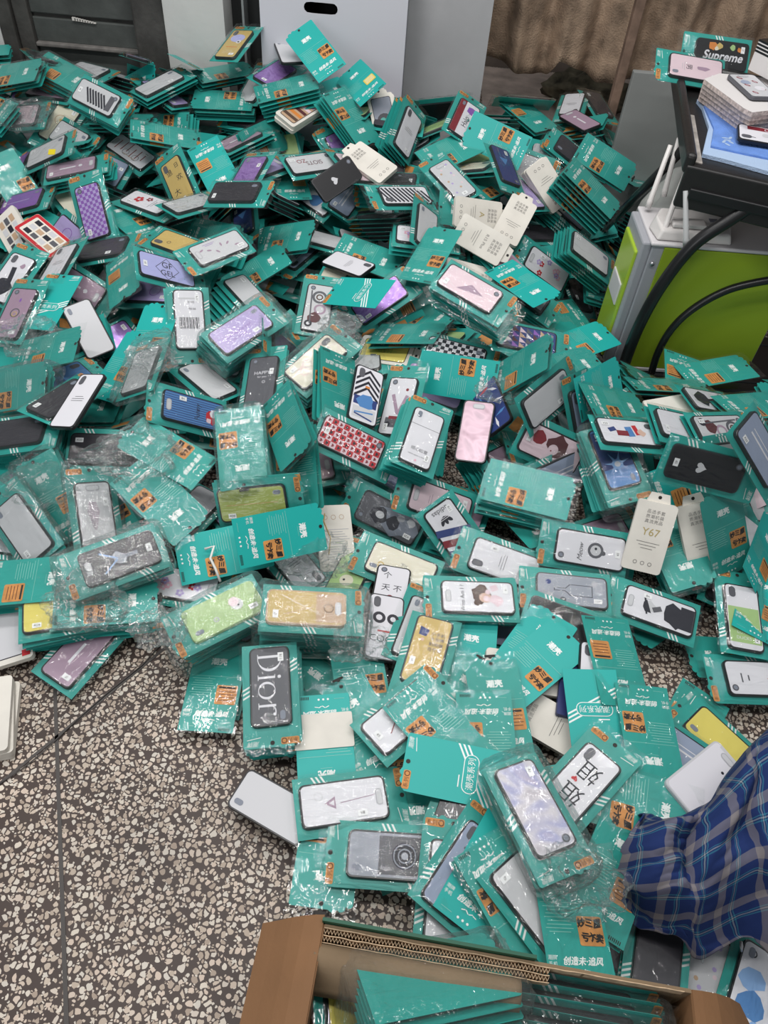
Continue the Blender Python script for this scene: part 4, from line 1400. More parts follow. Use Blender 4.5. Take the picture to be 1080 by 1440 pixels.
    (782, 632, -25, 80, 46, 'F', 'inkgirl', 1, 'pink case with a dark haired girl sketch'),
    (800, 660, 25, 84, 40, 'F', 'plainblue', 2, 'pale blue case under the sketched girl'),
    (890, 612, -5, 114, 34, 'F', 'figure', 1, 'white case with a red and blue caped figure'),
    (966, 604, -12, 80, 40, 'F', 'plainwhite', 2, 'white case next to the caped figure one'),
    (1018, 606, 2, 84, 48, 'F', 'gear', 2, 'dark grey embossed case below the desk'),
    (1040, 642, 8, 90, 34, 'F', 'plaingrey', 2, 'grey case under the embossed one'),
    (1000, 660, -14, 110, 28, 'F', 'plainblack', 2, 'long black case below the embossed one'),
    (1070, 640, -60, 90, 44, 'F', 'plainblue', 1, 'blue case in a clear bag at the picture edge'),
    (742, 690, -14, 150, 60, 'B', 'hand', 6, ''),
    (866, 652, -68, 104, 62, 'F', 'sunsky', 6, 'blue case with a sunburst sky'),
    (967, 678, 20, 86, 54, 'b', 'lined', 1, ''),
    (1020, 712, -62, 90, 20, 'B', 'hand', 5, ''),
    (1066, 700, -70, 84, 28, 'F', 'plaingrey', 4, 'grey case on a tilted stack at the picture edge'),
    (365, 706, 5, 122, 36, 'F', 'olivebox', 2, 'olive case in a striped teal pack'),
    (157, 634, -2, 104, 50, 'F', 'gloss', 1, 'dark case in a wide clear bag'),
    (77, 702, 118, 104, 54, 'B', 'lined', 2, ''),
    (30, 738, 125, 96, 54, 'F', 'plaingrey', 2, 'grey case in a heap of loose clear bags'),
    (133, 718, 98, 108, 54, 'F', 'mauveheart', 1, 'grey case with a mauve striped heart'),
    (235, 640, 150, 90, 40, 'B', 'hand', 1, ''),
    (226, 704, -44, 106, 60, 'B', 'hand', 1, ''),
    (540, 724, 153, 124, 62, 'F', 'monochrome', 1, 'dark case with a black and white portrait'),
    (610, 706, 160, 110, 50, 'F', 'plainpink', 1, 'pink lettered case behind the banded one'),
    (644, 757, -55, 138, 68, 'F', 'trefoil', 1, 'white case with navy and red diagonal bands'),
    (700, 790, 160, 120, 56, 'F', 'plainwhite', 1, 'white case pressed under the banded and bear ones'),
    (820, 772, 170, 122, 58, 'F', 'mascot', 1, 'white case with a round grey animal'),
    (950, 770, -65, 100, 24, 'B', 'hand', 5, ''),
    (1017, 748, 100, 70, 38, 'B', 'hand', 1, ''),
    (1024, 806, 76, 76, 54, 'F', 'gloss', 1, 'smoky grey case by the floor patch'),
    (1072, 780, 70, 80, 50, 'b', 'lined', 1, ''),
    (912, 754, 74, 84, 48, 'X', 'Y67', 1, 'cream box with gold Y67 lettering'),
    (984, 754, 102, 104, 40, 'X', 'text', 1, 'slim cream box with grey lettering beside small card'),
    # ---- left front bundles
    (100, 860, 10, 120, 60, 'F', 'yellowface', 5, 'yellow case at the bottom of the bundle pile'),
    (40, 820, 5, 120, 70, 'B', 'lined', 4, ''),
    (122, 908, 48, 106, 60, 'F', 'mauvep', 1, 'mauve case at the front corner of the heap'),
    (265, 826, -10, 96, 46, 'F', 'flowers', 1, 'white case with scattered flowers behind green bundle'),
    (150, 850, 4, 130, 70, 'B', 'hand', 4, ''),
    (160, 790, 200, 140, 66, 'F', 'stag', 3, 'black glossy case with pale antlers'),
    (16, 888, 95, 84, 60, 'X', 'greycase', 1, 'white box showing a grey case and a red seal'),
    (-16, 1010, 85, 80, 30, 'X', 'plainbox', 3, 'white box on edge at the left picture border'),
    (315, 776, 12, 124, 60, 'b', 'hand', 1, ''),
    (395, 752, 12, 112, 62, 'b', 'hand', 1, ''),
    (470, 758, 96, 112, 56, 'X', 'page', 1, 'cream booklet box with printed page'),
    (556, 796, 158, 128, 60, 'F', 'smile', 1, 'cream case with a small gold ring'),
    (303, 966, 78, 126, 76, 'B', 'lined', 1, ''),
    (306, 866, 206, 150, 70, 'F', 'greenpet', 8, 'green case with a small pet'),
    (440, 858, -3, 134, 58, 'F', 'goldbag', 9, 'gold case on a tall crinkled bundle'),
    (381, 976, -88, 130, 78, 'F', 'serif', 6, 'black case with huge white serif letters'),
    # ---- front middle
    (548, 838, 80, 70, 40, 'C', 'tiantian', 1, 'white phone case with bold characters'),
    (540, 884, 85, 76, 44, 'C', 'pandas', 1, 'white phone case with black round faces'),
    (505, 952, 100, 110, 60, 'B', 'hand', 1, ''),
    (590, 880, 70, 110, 50, 'F', 'plaingrey', 1, 'grey case behind the boy case'),
    (662, 842, 178, 138, 60, 'F', 'whoami', 4, 'white case asking Who Am I'),
    (794, 832, 174, 132, 60, 'F', 'bottle', 1, 'grey case with an outlined bottle'),
    (916, 858, 160, 108, 62, 'F', 'bwman', 1, 'white case with a man in a black hat'),
    (800, 880, -20, 120, 50, 'F', 'plainblack', 1, 'black case deep between the bottle case and a bright card'),
    (1042, 862, 96, 110, 56, 'F', 'ducks', 1, 'green and white KEEP CALM case'),
    (1070, 848, 80, 90, 50, 'b', 'lined', 1, ''),
    (1060, 956, 178, 122, 60, 'F', 'facecase', 1, 'white case with a dotted face'),
    (660, 930, 85, 120, 74, 'b', 'lined', 1, ''),
    (735, 948, -8, 112, 84, 'X', 'plainbox', 1, 'large white box under the bright stickered card'),
    (820, 962, 85, 76, 70, 'X', 'navybox', 1, 'navy blue box peeking from under bright card'),
    (838, 956, 88, 56, 36, 'C', 'plainwhite', 1, 'white phone case on the navy box'),
    (862, 932, -76, 110, 58, 'B', 'lined', 1, ''),
    (748, 912, 55, 110, 70, 'b', 'lined', 1, ''),
    (755, 932, 39, 128, 76, 'b', 'hand', 1, ''),
    (770, 1018, 150, 80, 56, 'X', 'tagbox', 1, 'white angular box below the bright stickered card'),
    (640, 990, 60, 120, 70, 'B', 'lined', 1, ''),
    (510, 1026, 118, 134, 66, 'B', 'lined', 1, ''),
    (700, 1000, 100, 120, 66, 'B', 'lined', 1, ''),
    (684, 1050, -86, 124, 66, 'B', 'hand', 1, ''),
    (457, 1050, -86, 112, 76, 'b', 'white', 1, ''),
    (598, 926, -106, 130, 66, 'F', 'boy', 1, 'gold case with a boy in a blue cap'),
    (574, 1002, 40, 108, 48, 'F', 'white2', 1, 'white case with a thin red stroke'),
    (617, 1030, -48, 126, 62, 'B', 'hand', 1, ''),
    (463, 1190, -98, 116, 86, 'B', 'lined', 1, ''),
    (600, 1190, 20, 120, 64, 'B', 'lined', 1, ''),
    (640, 1158, 70, 120, 60, 'F', 'gloss', 1, 'dark case with square camera window'),
    (494, 1128, 8, 120, 62, 'F', 'arrow', 1, 'white case with a thin arrow and triangle'),
    (580, 1102, -84, 150, 88, 'B', 'hand', 1, ''),
    (646, 1086, 168, 106, 84, 'f', '', 1, 'bright teal front card without a case, hole and sticker showing'),
    (1008, 1042, 137, 100, 58, 'F', 'lemoncase', 1, 'plain lemon yellow case'),
    (960, 1062, -35, 86, 46, 'F', 'plainblue', 1, 'pale blue case beside the lemon one'),
    (838, 1012, -82, 128, 72, 'f', '', 1, 'bright teal front card with oval lettering and white stripes'),
    (910, 1036, -80, 138, 60, 'B', 'hand', 1, ''),
    (892, 1132, -16, 126, 62, 'B', 'hand', 1, ''),
    (990, 1096, 40, 84, 50, 'C', 'silvercase', 1, 'silvery phone case beside the plaid shirt'),
    (820, 1098, 48, 122, 70, 'F', 'sister', 1, 'white case with two big characters and a heart'),
    (385, 1136, 150, 102, 62, 'C', 'plaingrey', 1, 'plain grey phone case alone on the terrazzo'),
    # ---- front edge by the carton
    (541, 1204, 176, 132, 70, 'F', 'camera', 1, 'slate case with a round camera lens'),
    (632, 1242, 86, 140, 66, 'F', 'oneheart', 1, 'white case with a single pink heart'),
    (657, 1216, 58, 100, 54, 'F', 'fish', 1, 'clear blue case with a red fish'),
    (690, 1226, 62, 128, 60, 'b', 'lined', 1, ''),
    (720, 1270, -60, 120, 60, 'B', 'hand', 2, ''),
    (762, 1285, -52, 126, 62, 'F', 'plaingrey', 1, 'grey case at the carton edge'),
    (800, 1290, 100, 130, 60, 'B', 'hand', 1, ''),
    (880, 1290, 80, 130, 60, 'F', 'gloss', 1, 'dark photo case between carton and shirt'),
    (990, 1370, 85, 130, 76, 'F', 'vine', 1, 'pale lilac case under the plaid shirt'),
    (925, 1330, 84, 130, 60, 'F', 'gloss', 2, 'dark smoky case under the plaid shirt hem'),
    (1062, 1390, 75, 130, 70, 'F', 'clouds', 1, 'sky blue case near the carton corner'),
    (860, 1230, 70, 120, 50, 'B', 'lined', 2, ''),
    (756, 1148, -62, 208, 92, 'F', 'holo', 3, 'shimmering holographic case'),
]

# ------------------------------------------------------------------ heap height field
GX0, GY0, RES = -2.0, 0.05, 0.01
NX, NY = 340, 305


def sstep(a, b, x):
    t = np.clip((x - a) / (b - a), 0, 1)
    return t * t * (3 - 2 * t)


def heap_target(X, Y):
    c = np.interp(Y, [.36, .6, 1.0, 1.3, 1.6, 2.0, 2.4, 2.7, 2.95], [.0, .014, .026, .050, .090, .165, .27, .36, .40])
    l = np.interp(Y, [.84, .90, .98, 1.2, 1.6, 2.0, 2.4, 2.7, 2.95], [.0, .02, .045, .07, .11, .17, .26, .34, .375])
    k = sstep(-.30, -.48, X)
    t = c * (1 - k) + l * k
    xb = .90 + .40 * np.clip(Y - 2.2, 0, 1)
    g = 1 - sstep(.22, xb, X)
    t = np.where(Y > 1.72, t * (g * sstep(1.72, 1.95, Y) + (1 - sstep(1.72, 1.95, Y))), t)
    t = np.where((Y > 1.60) & (X > .55), np.minimum(t, .05), t) * 1.0 if False else t
    hole = ((X - .64) / .13) ** 2 + ((Y - .90) / .14) ** 2
    t = np.where(hole < 1, 0, t)
    t = np.where((Y < .84) & (X > .70), 0, t)
    t = np.where((Y < .80) & (X < -.12), 0, t)
    return t


gx = GX0 + RES * np.arange(NX)
gy = GY0 + RES * np.arange(NY)
XX, YY = np.meshgrid(gx, gy, indexing='ij')
TGT = heap_target(XX, YY)
_u = (XX - A[0]) * DX[0] + (YY - A[1]) * DX[1]
_v = (XX - A[0]) * DYv[0] + (YY - A[1]) * DYv[1]
TGT = np.where((_u > -.05) & (_v > -.09) & (_v < TD + .07), 0, TGT)
TGT = np.where((YY > np.where((XX > -.44) & (XX < .18), 2.85, 2.93)) & (XX < .55), 0, TGT)
H = np.maximum(TGT - .095, 0.0)
CORE = H.copy()
WALLH = np.where((YY > 2.93) & (XX < .50), 3.0, 0.0)


def hs(x, y):
    i = np.clip(((x - GX0) / RES + .5).astype(int), 0, NX - 1)
    j = np.clip(((y - GY0) / RES + .5).astype(int), 0, NY - 1)
    return H[i, j]


def local_fit(x, y, r=.10):
    a = np.linspace(-r, r, 9)
    A_, B_ = np.meshgrid(a, a)
    A_, B_ = A_.ravel(), B_.ravel()
    z = hs(x + A_, y + B_)
    M = np.stack([A_, B_, np.ones_like(A_)], 1)
    s, *_ = np.linalg.lstsq(M, z, rcond=None)
    n = np.array([-s[0], -s[1], 1.0])
    return n / np.linalg.norm(n), s[2]


def ray_hit(px, py):
    d = ray(px, py)
    o = np.array([0, 0, CAM_H])
    t = np.linspace(.8, 4.2, 700)
    P = o[None] + d[None] * t[:, None]
    gi = np.clip(((P[:, 0] - GX0) / RES + .5).astype(int), 0, NX - 1)
    gj = np.clip(((P[:, 1] - GY0) / RES + .5).astype(int), 0, NY - 1)
    i = np.nonzero(P[:, 2] <= np.maximum(hs(P[:, 0], P[:, 1]), WALLH[gi, gj]))[0]
    return P[i[0]] if len(i) else P[-1]


def back_limit(x):
    return 2.875 if -.42 < x < .16 else 2.955 if x < .5 else 3.25


def reach(a, b, hl, hw, k):
    return abs(a[k]) * hl + abs(b[k]) * hw


def clear_of_room(P, a, b, n, hl, hw, th):
    if P[1] + reach(a, b, hl, hw, 1) + max(0, n[1] * th) > back_limit(P[0]):
        return False
    for sx in (-1, 0, 1):
        for sy in (-1, 1):
            q = P + a * hl * sx + b * hw * sy
            u, v = (q - A) @ DX, (q - A) @ DYv
            if u > -.045 and -.07 < v < TD + .06:
                return False
    return True


def unit(v):
    return v / np.linalg.norm(v)


def solve_pose(P, ang, L, W, lc, wc, prior, blend=.7, minz=.2):
    J = jac(P)
    e = np.array([math.cos(math.radians(ang)), -math.sin(math.radians(ang))])
    u1 = unit(np.cross(prior, [0.3, 1, .1]))
    u2 = np.cross(prior, u1)
    if not L:
        c = np.linalg.solve(J @ np.stack([u1, u2], 1), e)
        a = unit(c[0] * u1 + c[1] * u2)
        return a, np.cross(prior, a), prior
    r = unit(np.cross(J[0], J[1]))
    if r @ (P - np.array([0, 0, CAM_H])) < 0:
        r = -r
    a0 = np.linalg.pinv(J) @ (e * L / lc)
    mm = np.linalg.norm(a0)
    tau = [0.0] if mm >= .995 else [math.sqrt(1 - mm * mm), -math.sqrt(1 - mm * mm)]
    a0 = a0 / mm if mm >= .995 else a0
    rho = np.clip(L * W / (lc * wc) / np.linalg.norm(np.cross(J[0], J[1])), .1, 1)
    best = None
    for t in tau:
        a = unit(a0 + t * r)
        rp = r - (r @ a) * a
        q = np.linalg.norm(rp)
        rp = rp / q
        cs = min(1, rho / q)
        for s in (1, -1):
            n = -cs * rp + s * math.sqrt(1 - cs * cs) * np.cross(a, rp)
            sc_ = n @ prior - .3 * abs(a[2]) * 0
            if best is None or sc_ > best[0]:
                best = (sc_, a, n)
    _, a, n = best
    n = unit(blend * n + (1 - blend) * prior)
    if n[2] < minz:
        n = unit(np.array([n[0], n[1], minz / math.sqrt(1 - minz * minz) * np.linalg.norm(n[:2]) + .01]))
    # keep the image direction of the long side on the final plane
    u1 = unit(np.cross(n, [0.3, 1, .1]))
    u2 = np.cross(n, u1)
    c = np.linalg.solve(J @ np.stack([u1, u2], 1), e)
    a = unit(c[0] * u1 + c[1] * u2)
    return a, np.cross(n, a), n


SG = np.stack(np.meshgrid(np.linspace(-1, 1, 19), np.linspace(-1, 1, 11), indexing='ij'), -1).reshape(-1, 2)
SGD = np.stack(np.meshgrid(np.linspace(-1, 1, 45), np.linspace(-1, 1, 25), indexing='ij'), -1).reshape(-1, 2)


def settle(x, y, a, b, hl, hw, pct=93):
    rel = SG[:, :1] * hl * a + SG[:, 1:] * hw * b
    return float(np.percentile(np.maximum(hs(x + rel[:, 0], y + rel[:, 1]), 0) - rel[:, 2], pct))


FRONT = []


def settle_pixel(px, py, a, b, hl, hw, pct=93):
    P = ray_hit(px, py)
    if P[1] > 2.92 and P[0] < .5:
        return at_y(px, py, back_limit(P[0]) - reach(a, b, hl, hw, 1) - .015)
    cap = P[2] + (.05 if py > 600 else .09)
    if py > 800:
        cap = min(cap, float(heap_target(P[0], P[1])) + .030 + .0018 * len(FRONT))
        FRONT.append(1)
    for it in range(6):
        z = min(settle(P[0], P[1], a, b, hl, hw, pct), cap)
        z = max(z, 0.001 + abs(a[2]) * hl + abs(b[2]) * hw)
        Q = at_z(px, py, min(z, 1.0))
        P = P * .3 + Q * .7 if it < 4 else Q
    lim = back_limit(P[0]) - reach(a, b, hl, hw, 1) - .012
    if P[1] > lim:
        P = at_y(px, py, lim)
    return P


def imprint(P, a, b, n, hl, hw, th):
    rel = SGD[:, :1] * hl * a + SGD[:, 1:] * hw * b
    q = P + rel + n * th
    i = np.clip(((q[:, 0] - GX0) / RES + .5).astype(int), 0, NX - 1)
    j = np.clip(((q[:, 1] - GY0) / RES + .5).astype(int), 0, NY - 1)
    np.maximum.at(H, (i, j), q[:, 2])


THICK = {'F': .0128, 'B': .0140, 'f': .0025, 'b': .0025, 'C': .0105, 'X': .0145}
HALF = {'F': (.110, .056), 'B': (.110, .056), 'f': (PL, PW), 'b': (PL, PW), 'C': (CHX, CHY), 'X': (.082, .044)}
ITEMS = []


def add_item(P, a, b, n, kind, design, hand, phrase='', rank=0, host=None, pix=None):
    hl, hw = HALF[kind]
    imprint(P, a, b, n, hl, hw, THICK[kind])
    it = dict(P=np.array(P), a=a, b=b, n=n, kind=kind, design=design, hand=hand, phrase=phrase, rank=rank, host=host, pix=pix, vis=0)
    ITEMS.append(it)
    return it


# bulk of the heap: tilted groups of packs dropped until the target height is reached
def rand_kind():
    return 'B' if rng.random() < .48 else 'F'


for trial in range(900):
    q = int(rng.integers(NX * NY))
    if CORE.ravel()[q] < .015:
        continue
    x, y = XX.ravel()[q], YY.ravel()[q]
    n0, z0 = local_fit(x, y, .15)
    n = unit(n0 + np.array([rng.normal(0, .3), rng.normal(0, .3), 0]))
    th = rng.uniform(0, 2 * math.pi)
    a = np.array([math.cos(th), math.sin(th), 0])
    a = unit(a - (a @ n) * n)
    b = np.cross(n, a)
    P = np.array([x, y, max(CORE.ravel()[q] + rng.uniform(-.03, .03), .002 + reach(a, b, .11, .056, 2))])
    if clear_of_room(P, a, b, n, .11, .056, .014):
        add_item(P, a, b, n, 'F' if rng.random() < .4 else 'B', 'gloss' if rng.random() < .5 else 'plaingrey', False)
for it in ITEMS:
    if it['kind'] == 'B':
        it['design'] = 'hand'
WEIGHT = TGT.ravel() > .012
CAND = np.nonzero(WEIGHT)[0]
for trial in range(12000):
    q = int(rng.choice(CAND))
    x, y = XX.ravel()[q], YY.ravel()[q]
    x, y = x + rng.uniform(-.005, .005), y + rng.uniform(-.005, .005)
    nrm0, z0 = local_fit(x, y)
    if z0 > TGT.ravel()[q] - .012:
        continue
    steep = .10 + .30 * min(1, max(0, (y - 1.0) / 1.2))
    if y > 2.72:
        steep *= .5
    n = unit(nrm0 * np.array([.8, .8, 1]) + np.array([rng.normal(0, steep), rng.normal(-.08, steep), 0]))
    th = rng.uniform(0, 2 * math.pi)
    if y > 2.66 and x < .5:
        th = rng.normal(0, .3) + (math.pi if rng.random() < .5 else 0)
    a = np.array([math.cos(th), math.sin(th), 0])
    a = unit(a - (a @ n) * n)
    b = np.cross(n, a)
    cnt = int(rng.choice([1, 1, 2, 3, 4, 6])) if y > 1.2 else 1
    kd = rand_kind()
    hl, hw = HALF[kd]
    z = settle(x, y, a, b, hl, hw, 88)
    P = np.array([x, y, max(z, .001 + abs(a[2]) * hl + abs(b[2]) * hw)])
    sh = np.array([rng.normal(0, .004), rng.normal(0, .004)])
    if P[2] + reach(a, b, hl, hw, 2) + .0125 * cnt > TGT.ravel()[q] + .12:
        continue
    if not clear_of_room(P + n * .0125 * (cnt - 1), a, b, n, hl, hw, .014) or not clear_of_room(P, a, b, n, hl, hw, .014):
        continue
    for k in range(cnt):
        de = FILL[int(rng.integers(len(FILL)))] if kd == 'F' else ('hand', 'hand', 'lined')[int(rng.integers(3))]
        add_item(P + n * (.0125 * k) + a * (sh[0] * k + rng.normal(0, .003)) + b * (sh[1] * k + rng.normal(0, .003)), a, b, n, kd, de, False)

# the things that can be told apart in the picture
for row in TABLE:
    px, py, ang, L, W, kind, design, cnt, phrase = row
    hl, hw = HALF[kind]
    P = ray_hit(px, py)
    prior, _ = local_fit(P[0], P[1], .12)
    if P[2] < .06:
        prior = unit(prior * np.array([.5, .5, 1]))
    fl = kind in 'Ff' or kind in 'Bb'
    lc, wc = (2 * PL + .006, 2 * PW) if fl else (2 * hl, 2 * hw)
    # low on the floor the plates lie flat; seen size only guides the tilt higher up
    bl = .75 if py < 620 else .45
    if cnt > 3:
        bl *= .8
    if py > 800:
        prior, _ = local_fit(P[0], P[1], .09)
        prior = unit(prior * np.array([.3, .3, 1]))
        if prior[2] < .985:
            prior = unit(np.array([prior[0], prior[1], 5.7 * np.linalg.norm(prior[:2])]))
        bl, L = 0, 0
    elif py > 640:
        bl = .25
    a, b, n = solve_pose(P, ang, L, W, lc, wc, prior, bl, .25 if P[1] > 2.9 else (.40 if cnt > 1 else .55))
    if cnt > 3 and py > 380 and n[2] < .93:
        n = unit(np.array([n[0], n[1], 2.6 * np.linalg.norm(n[:2])]))
        a, b, n = solve_pose(P, ang, 0, 0, lc, wc, n)
    # stacks grow upwards from what is there
    P = settle_pixel(px, py, a, b, hl, hw, 90 if cnt > 1 else (93 if py < 800 else 84))
    pitch = THICK[kind] * .92
    base = P
    top = None
    if cnt > 1:
        cap = P[2] + (.03 if py < 800 else .0)
        for it in range(4):
            z = min(settle(base[0], base[1], a, b, hl, hw, 88), cap)
            z = max(z, .001 + abs(a[2]) * hl + abs(b[2]) * hw)
            tp = at_z(px, py, z + n[2] * pitch * (cnt - 1))
            base = tp - n * pitch * (cnt - 1)
            base[2] = z
    first = None
    rs = random.Random(px * 7 + py)
    sx, sy = rs.uniform(-.004, .004), rs.uniform(-.003, .003)
    members = []
    for k in range(cnt):
        up = cnt - 1 - k
        Q = base + n * pitch * k + (a * (sx * up + rs.uniform(-.002, .002)) + b * (sy * up + rs.uniform(-.002, .002)) if up else 0)
        tw = math.radians(rs.uniform(-3.5, 3.5)) if up else 0
        a2 = a * math.cos(tw) + b * math.sin(tw)
        it = add_item(Q, a2, np.cross(n, a2), n, kind, design, True, phrase, up, None, (px, py))
        members.append(it)
    for it in members[:-1]:
        it['host'] = members[-1]
    members[-1]['members'] = members
TOPS = [it for it in ITEMS if it['hand'] and it['rank'] == 0]
# ================================================================== BUILD THE HEAP
def box_faces(it):
    hl, hw = HALF[it['kind']]
    th = THICK[it['kind']]
    c = [it['P'] + it['a'] * sx * hl + it['b'] * sy * hw + it['n'] * z for z in (0, th) for sx, sy in ((-1, -1), (1, -1), (1, 1), (-1, 1))]
    return c, [(3, 2, 1, 0), (4, 5, 6, 7), (0, 1, 5, 4), (1, 2, 6, 5), (2, 3, 7, 6), (3, 0, 4, 7)]


bv, bf, owner = [], [], []
for k, it in enumerate(ITEMS):
    c, f = box_faces(it)
    o = len(bv)
    bv += [tuple(p) for p in c]
    bf += [tuple(i + o for i in q) for q in f]
    owner += [k] * 6
tree = BVHTree.FromPolygons(bv, bf)
eye = Vector((0, 0, CAM_H))
for px in range(2, 1080, 4):
    for py in range(30, 1440, 4):
        h = tree.ray_cast(eye, Vector(ray(px, py)).normalized())
        if h[2] is not None:
            ITEMS[owner[h[2]]]['vis'] += 1
packs = [it for it in ITEMS if it['kind'] in 'FBfb']
hand = [it for it in packs if it['hand'] and it['rank'] == 0]
rest = sorted([it for it in packs if not (it['hand'] and it['rank'] == 0) and it['vis'] > 0], key=lambda q: -q['vis'])
keep = hand + rest[:max(0, 300 - len(hand))]
keep_ids = {id(it) for it in keep} | {id(it) for it in ITEMS if it['kind'] in 'CX'}
print('ITEMS', len(ITEMS), 'hand', len(hand), 'visible rest', len(rest))

PREP = set('and with of in on at under by near beside behind below before to from next against amid between over topping seen poking asking tucked wedged lying standing leaning tilted showing peeking half above deep pressed propped squeezed'.split())
STOP = set('with a the of and in on at under by near beside behind below before an to from next'.split())


def short(ph, n=7):
    wds = ph.replace(',', '').split()
    if len(wds) > n:
        cut = [i for i in range(2, n + 1) if wds[i] in PREP]
        wds = wds[:cut[-1]] if cut else wds[:n]
    while wds and wds[-1] in STOP:
        wds.pop()
    return ' '.join(wds)


NAMED = [it for it in TOPS if it['phrase']]
for it in NAMED:
    it['pp'] = proj(it['P'])
ORD = ['top', 'second', 'third', 'fourth', 'fifth', 'sixth', 'seventh', 'eighth', 'ninth', 'tenth']
USED = set()


def relation(it, what, maxw=16):
    p = proj(it['P'])
    near = sorted((q for q in NAMED if q is not it), key=lambda q: np.hypot(*(q['pp'] - p)))[:6]
    lab = None
    for q in near:
        d = p - q['pp']
        rel = ('behind' if d[1] < 0 else 'in front of') if abs(d[1]) > abs(d[0]) else ('left of' if d[0] < 0 else 'right of')
        for nn in (9, 8, 7, 6, 5):
            lab = f"{what} {rel} the {short(q['phrase'], nn)}"
            if len(lab.split()) <= maxw:
                it['tail'] = f"{rel} the {short(q['phrase'], 5)}"
                break
        if lab not in USED:
            break
    return lab


def label_for(it):
    k = it['kind']
    if it['rank'] > 0:
        host = it['host']
        hp = host['phrase'] or 'back-turned pack ' + host.get('tail', '')
        lab = f"{'pale box' if k == 'X' else 'teal pack'} {ORD[min(it['rank'], 9)]} from top, beneath the {short(hp, 9) if host['phrase'] else hp}"
    elif k == 'F' and it['phrase']:
        lab = 'teal card pack with ' + it['phrase']
    elif k == 'F':
        lab = relation(it, 'teal pack with ' + short(DS[it['design']]['desc'], 6))
    elif k == 'f':
        lab = it['phrase']
    elif k == 'C':
        lab = it['phrase']
    elif k == 'X':
        lab = it['phrase']
    elif k == 'B':
        lab = relation(it, {'hand': 'back-turned pack, handwritten sticker,', 'lined': 'back-turned pack, printed sticker,', 'yellow': 'back-turned pack, yellow sticker,', 'plain': 'plain teal pack'}[it['design']])
    else:
        lab = relation(it, {'hand': 'bare teal card, handwritten sticker,', 'lined': 'bare teal card, printed sticker,', 'yellow': 'bare teal card, yellow sticker,', 'white': 'bare teal card, white sheet across,'}[it['design']])
    wds = lab.split()
    if len(wds) > 16:
        wds = wds[:16]
        while wds[-1] in STOP:
            wds.pop()
        lab = ' '.join(wds)
    USED.add(lab)
    it['label'] = lab
    return lab


def mtx(it):
    M = Matrix.Identity(4)
    for c, v in enumerate((it['a'], it['b'], it['n'], it['P'])):
        for r in range(3):
            M[r][c] = float(v[r])
    return M


def build_pack(it, idx):
    k, d = it['kind'], it['design']
    root = empty('phone_case_pack' if k in 'FB' else 'display_card', mtx(it))
    tag(root, label_for(it), 'phone case pack' if k in 'FB' else 'display card', 'phone case packs in the heap' if k in 'FB' else 'loose display cards on the heap')
    if k == 'F':
        obj('card', FRONT_CARD, root)
        obj('series_sticker', S_PILL, root)
        cm, pm = case_meshes(d)
        c = obj('phone_case', cm, root)
        c.location = (-.014, 0, .0011)
        obj('case_print', pm, c)
        obj('model_sticker', STK[idx % 6], c)
        obj('clear_bag', FILMS_F[idx % 5], root)
    elif k == 'B':
        cm, _ = case_meshes(FILL[idx % len(FILL)])
        c = obj('phone_case', cm, root)
        c.location = (-.014, 0, .0006)
        obj('card', BACK_CARD if d != 'plain' else BACK_PLAIN, root)
        if d != 'plain':
            obj('price_sticker', S_BACK[d], root)
        obj('clear_bag', FILMS_B[idx % 4], root)
        obj('hang_slot', SLOT, root)
    elif k == 'f':
        obj('card', FRONT_BARE, root)
        obj('series_sticker', S_PILL, root)
    else:
        obj('card', BACK_BARE, root)
        if d == 'white':
            m = MB()
            m.prism(rrect(.034, .056, .004), .0016, .0030, BOXP)
            w_ = obj('paper_sheet', m.mesh('paper_sheet'), root)
            w_.location = (-.03, 0, 0)
        else:
            obj('price_sticker', S_BARE[d], root)
    return root


def build_case(it, idx):
    cm, pm = case_meshes(it['design'])
    root = empty('phone_case', mtx(it))
    tag(root, label_for(it), 'phone case', 'loose phone cases on the heap')
    obj('case_shell', cm, root)
    obj('case_print', pm, root)
    return root


BOXC = {}
NAVYB = mat('navy_box', (.02, .03, .13), .5)


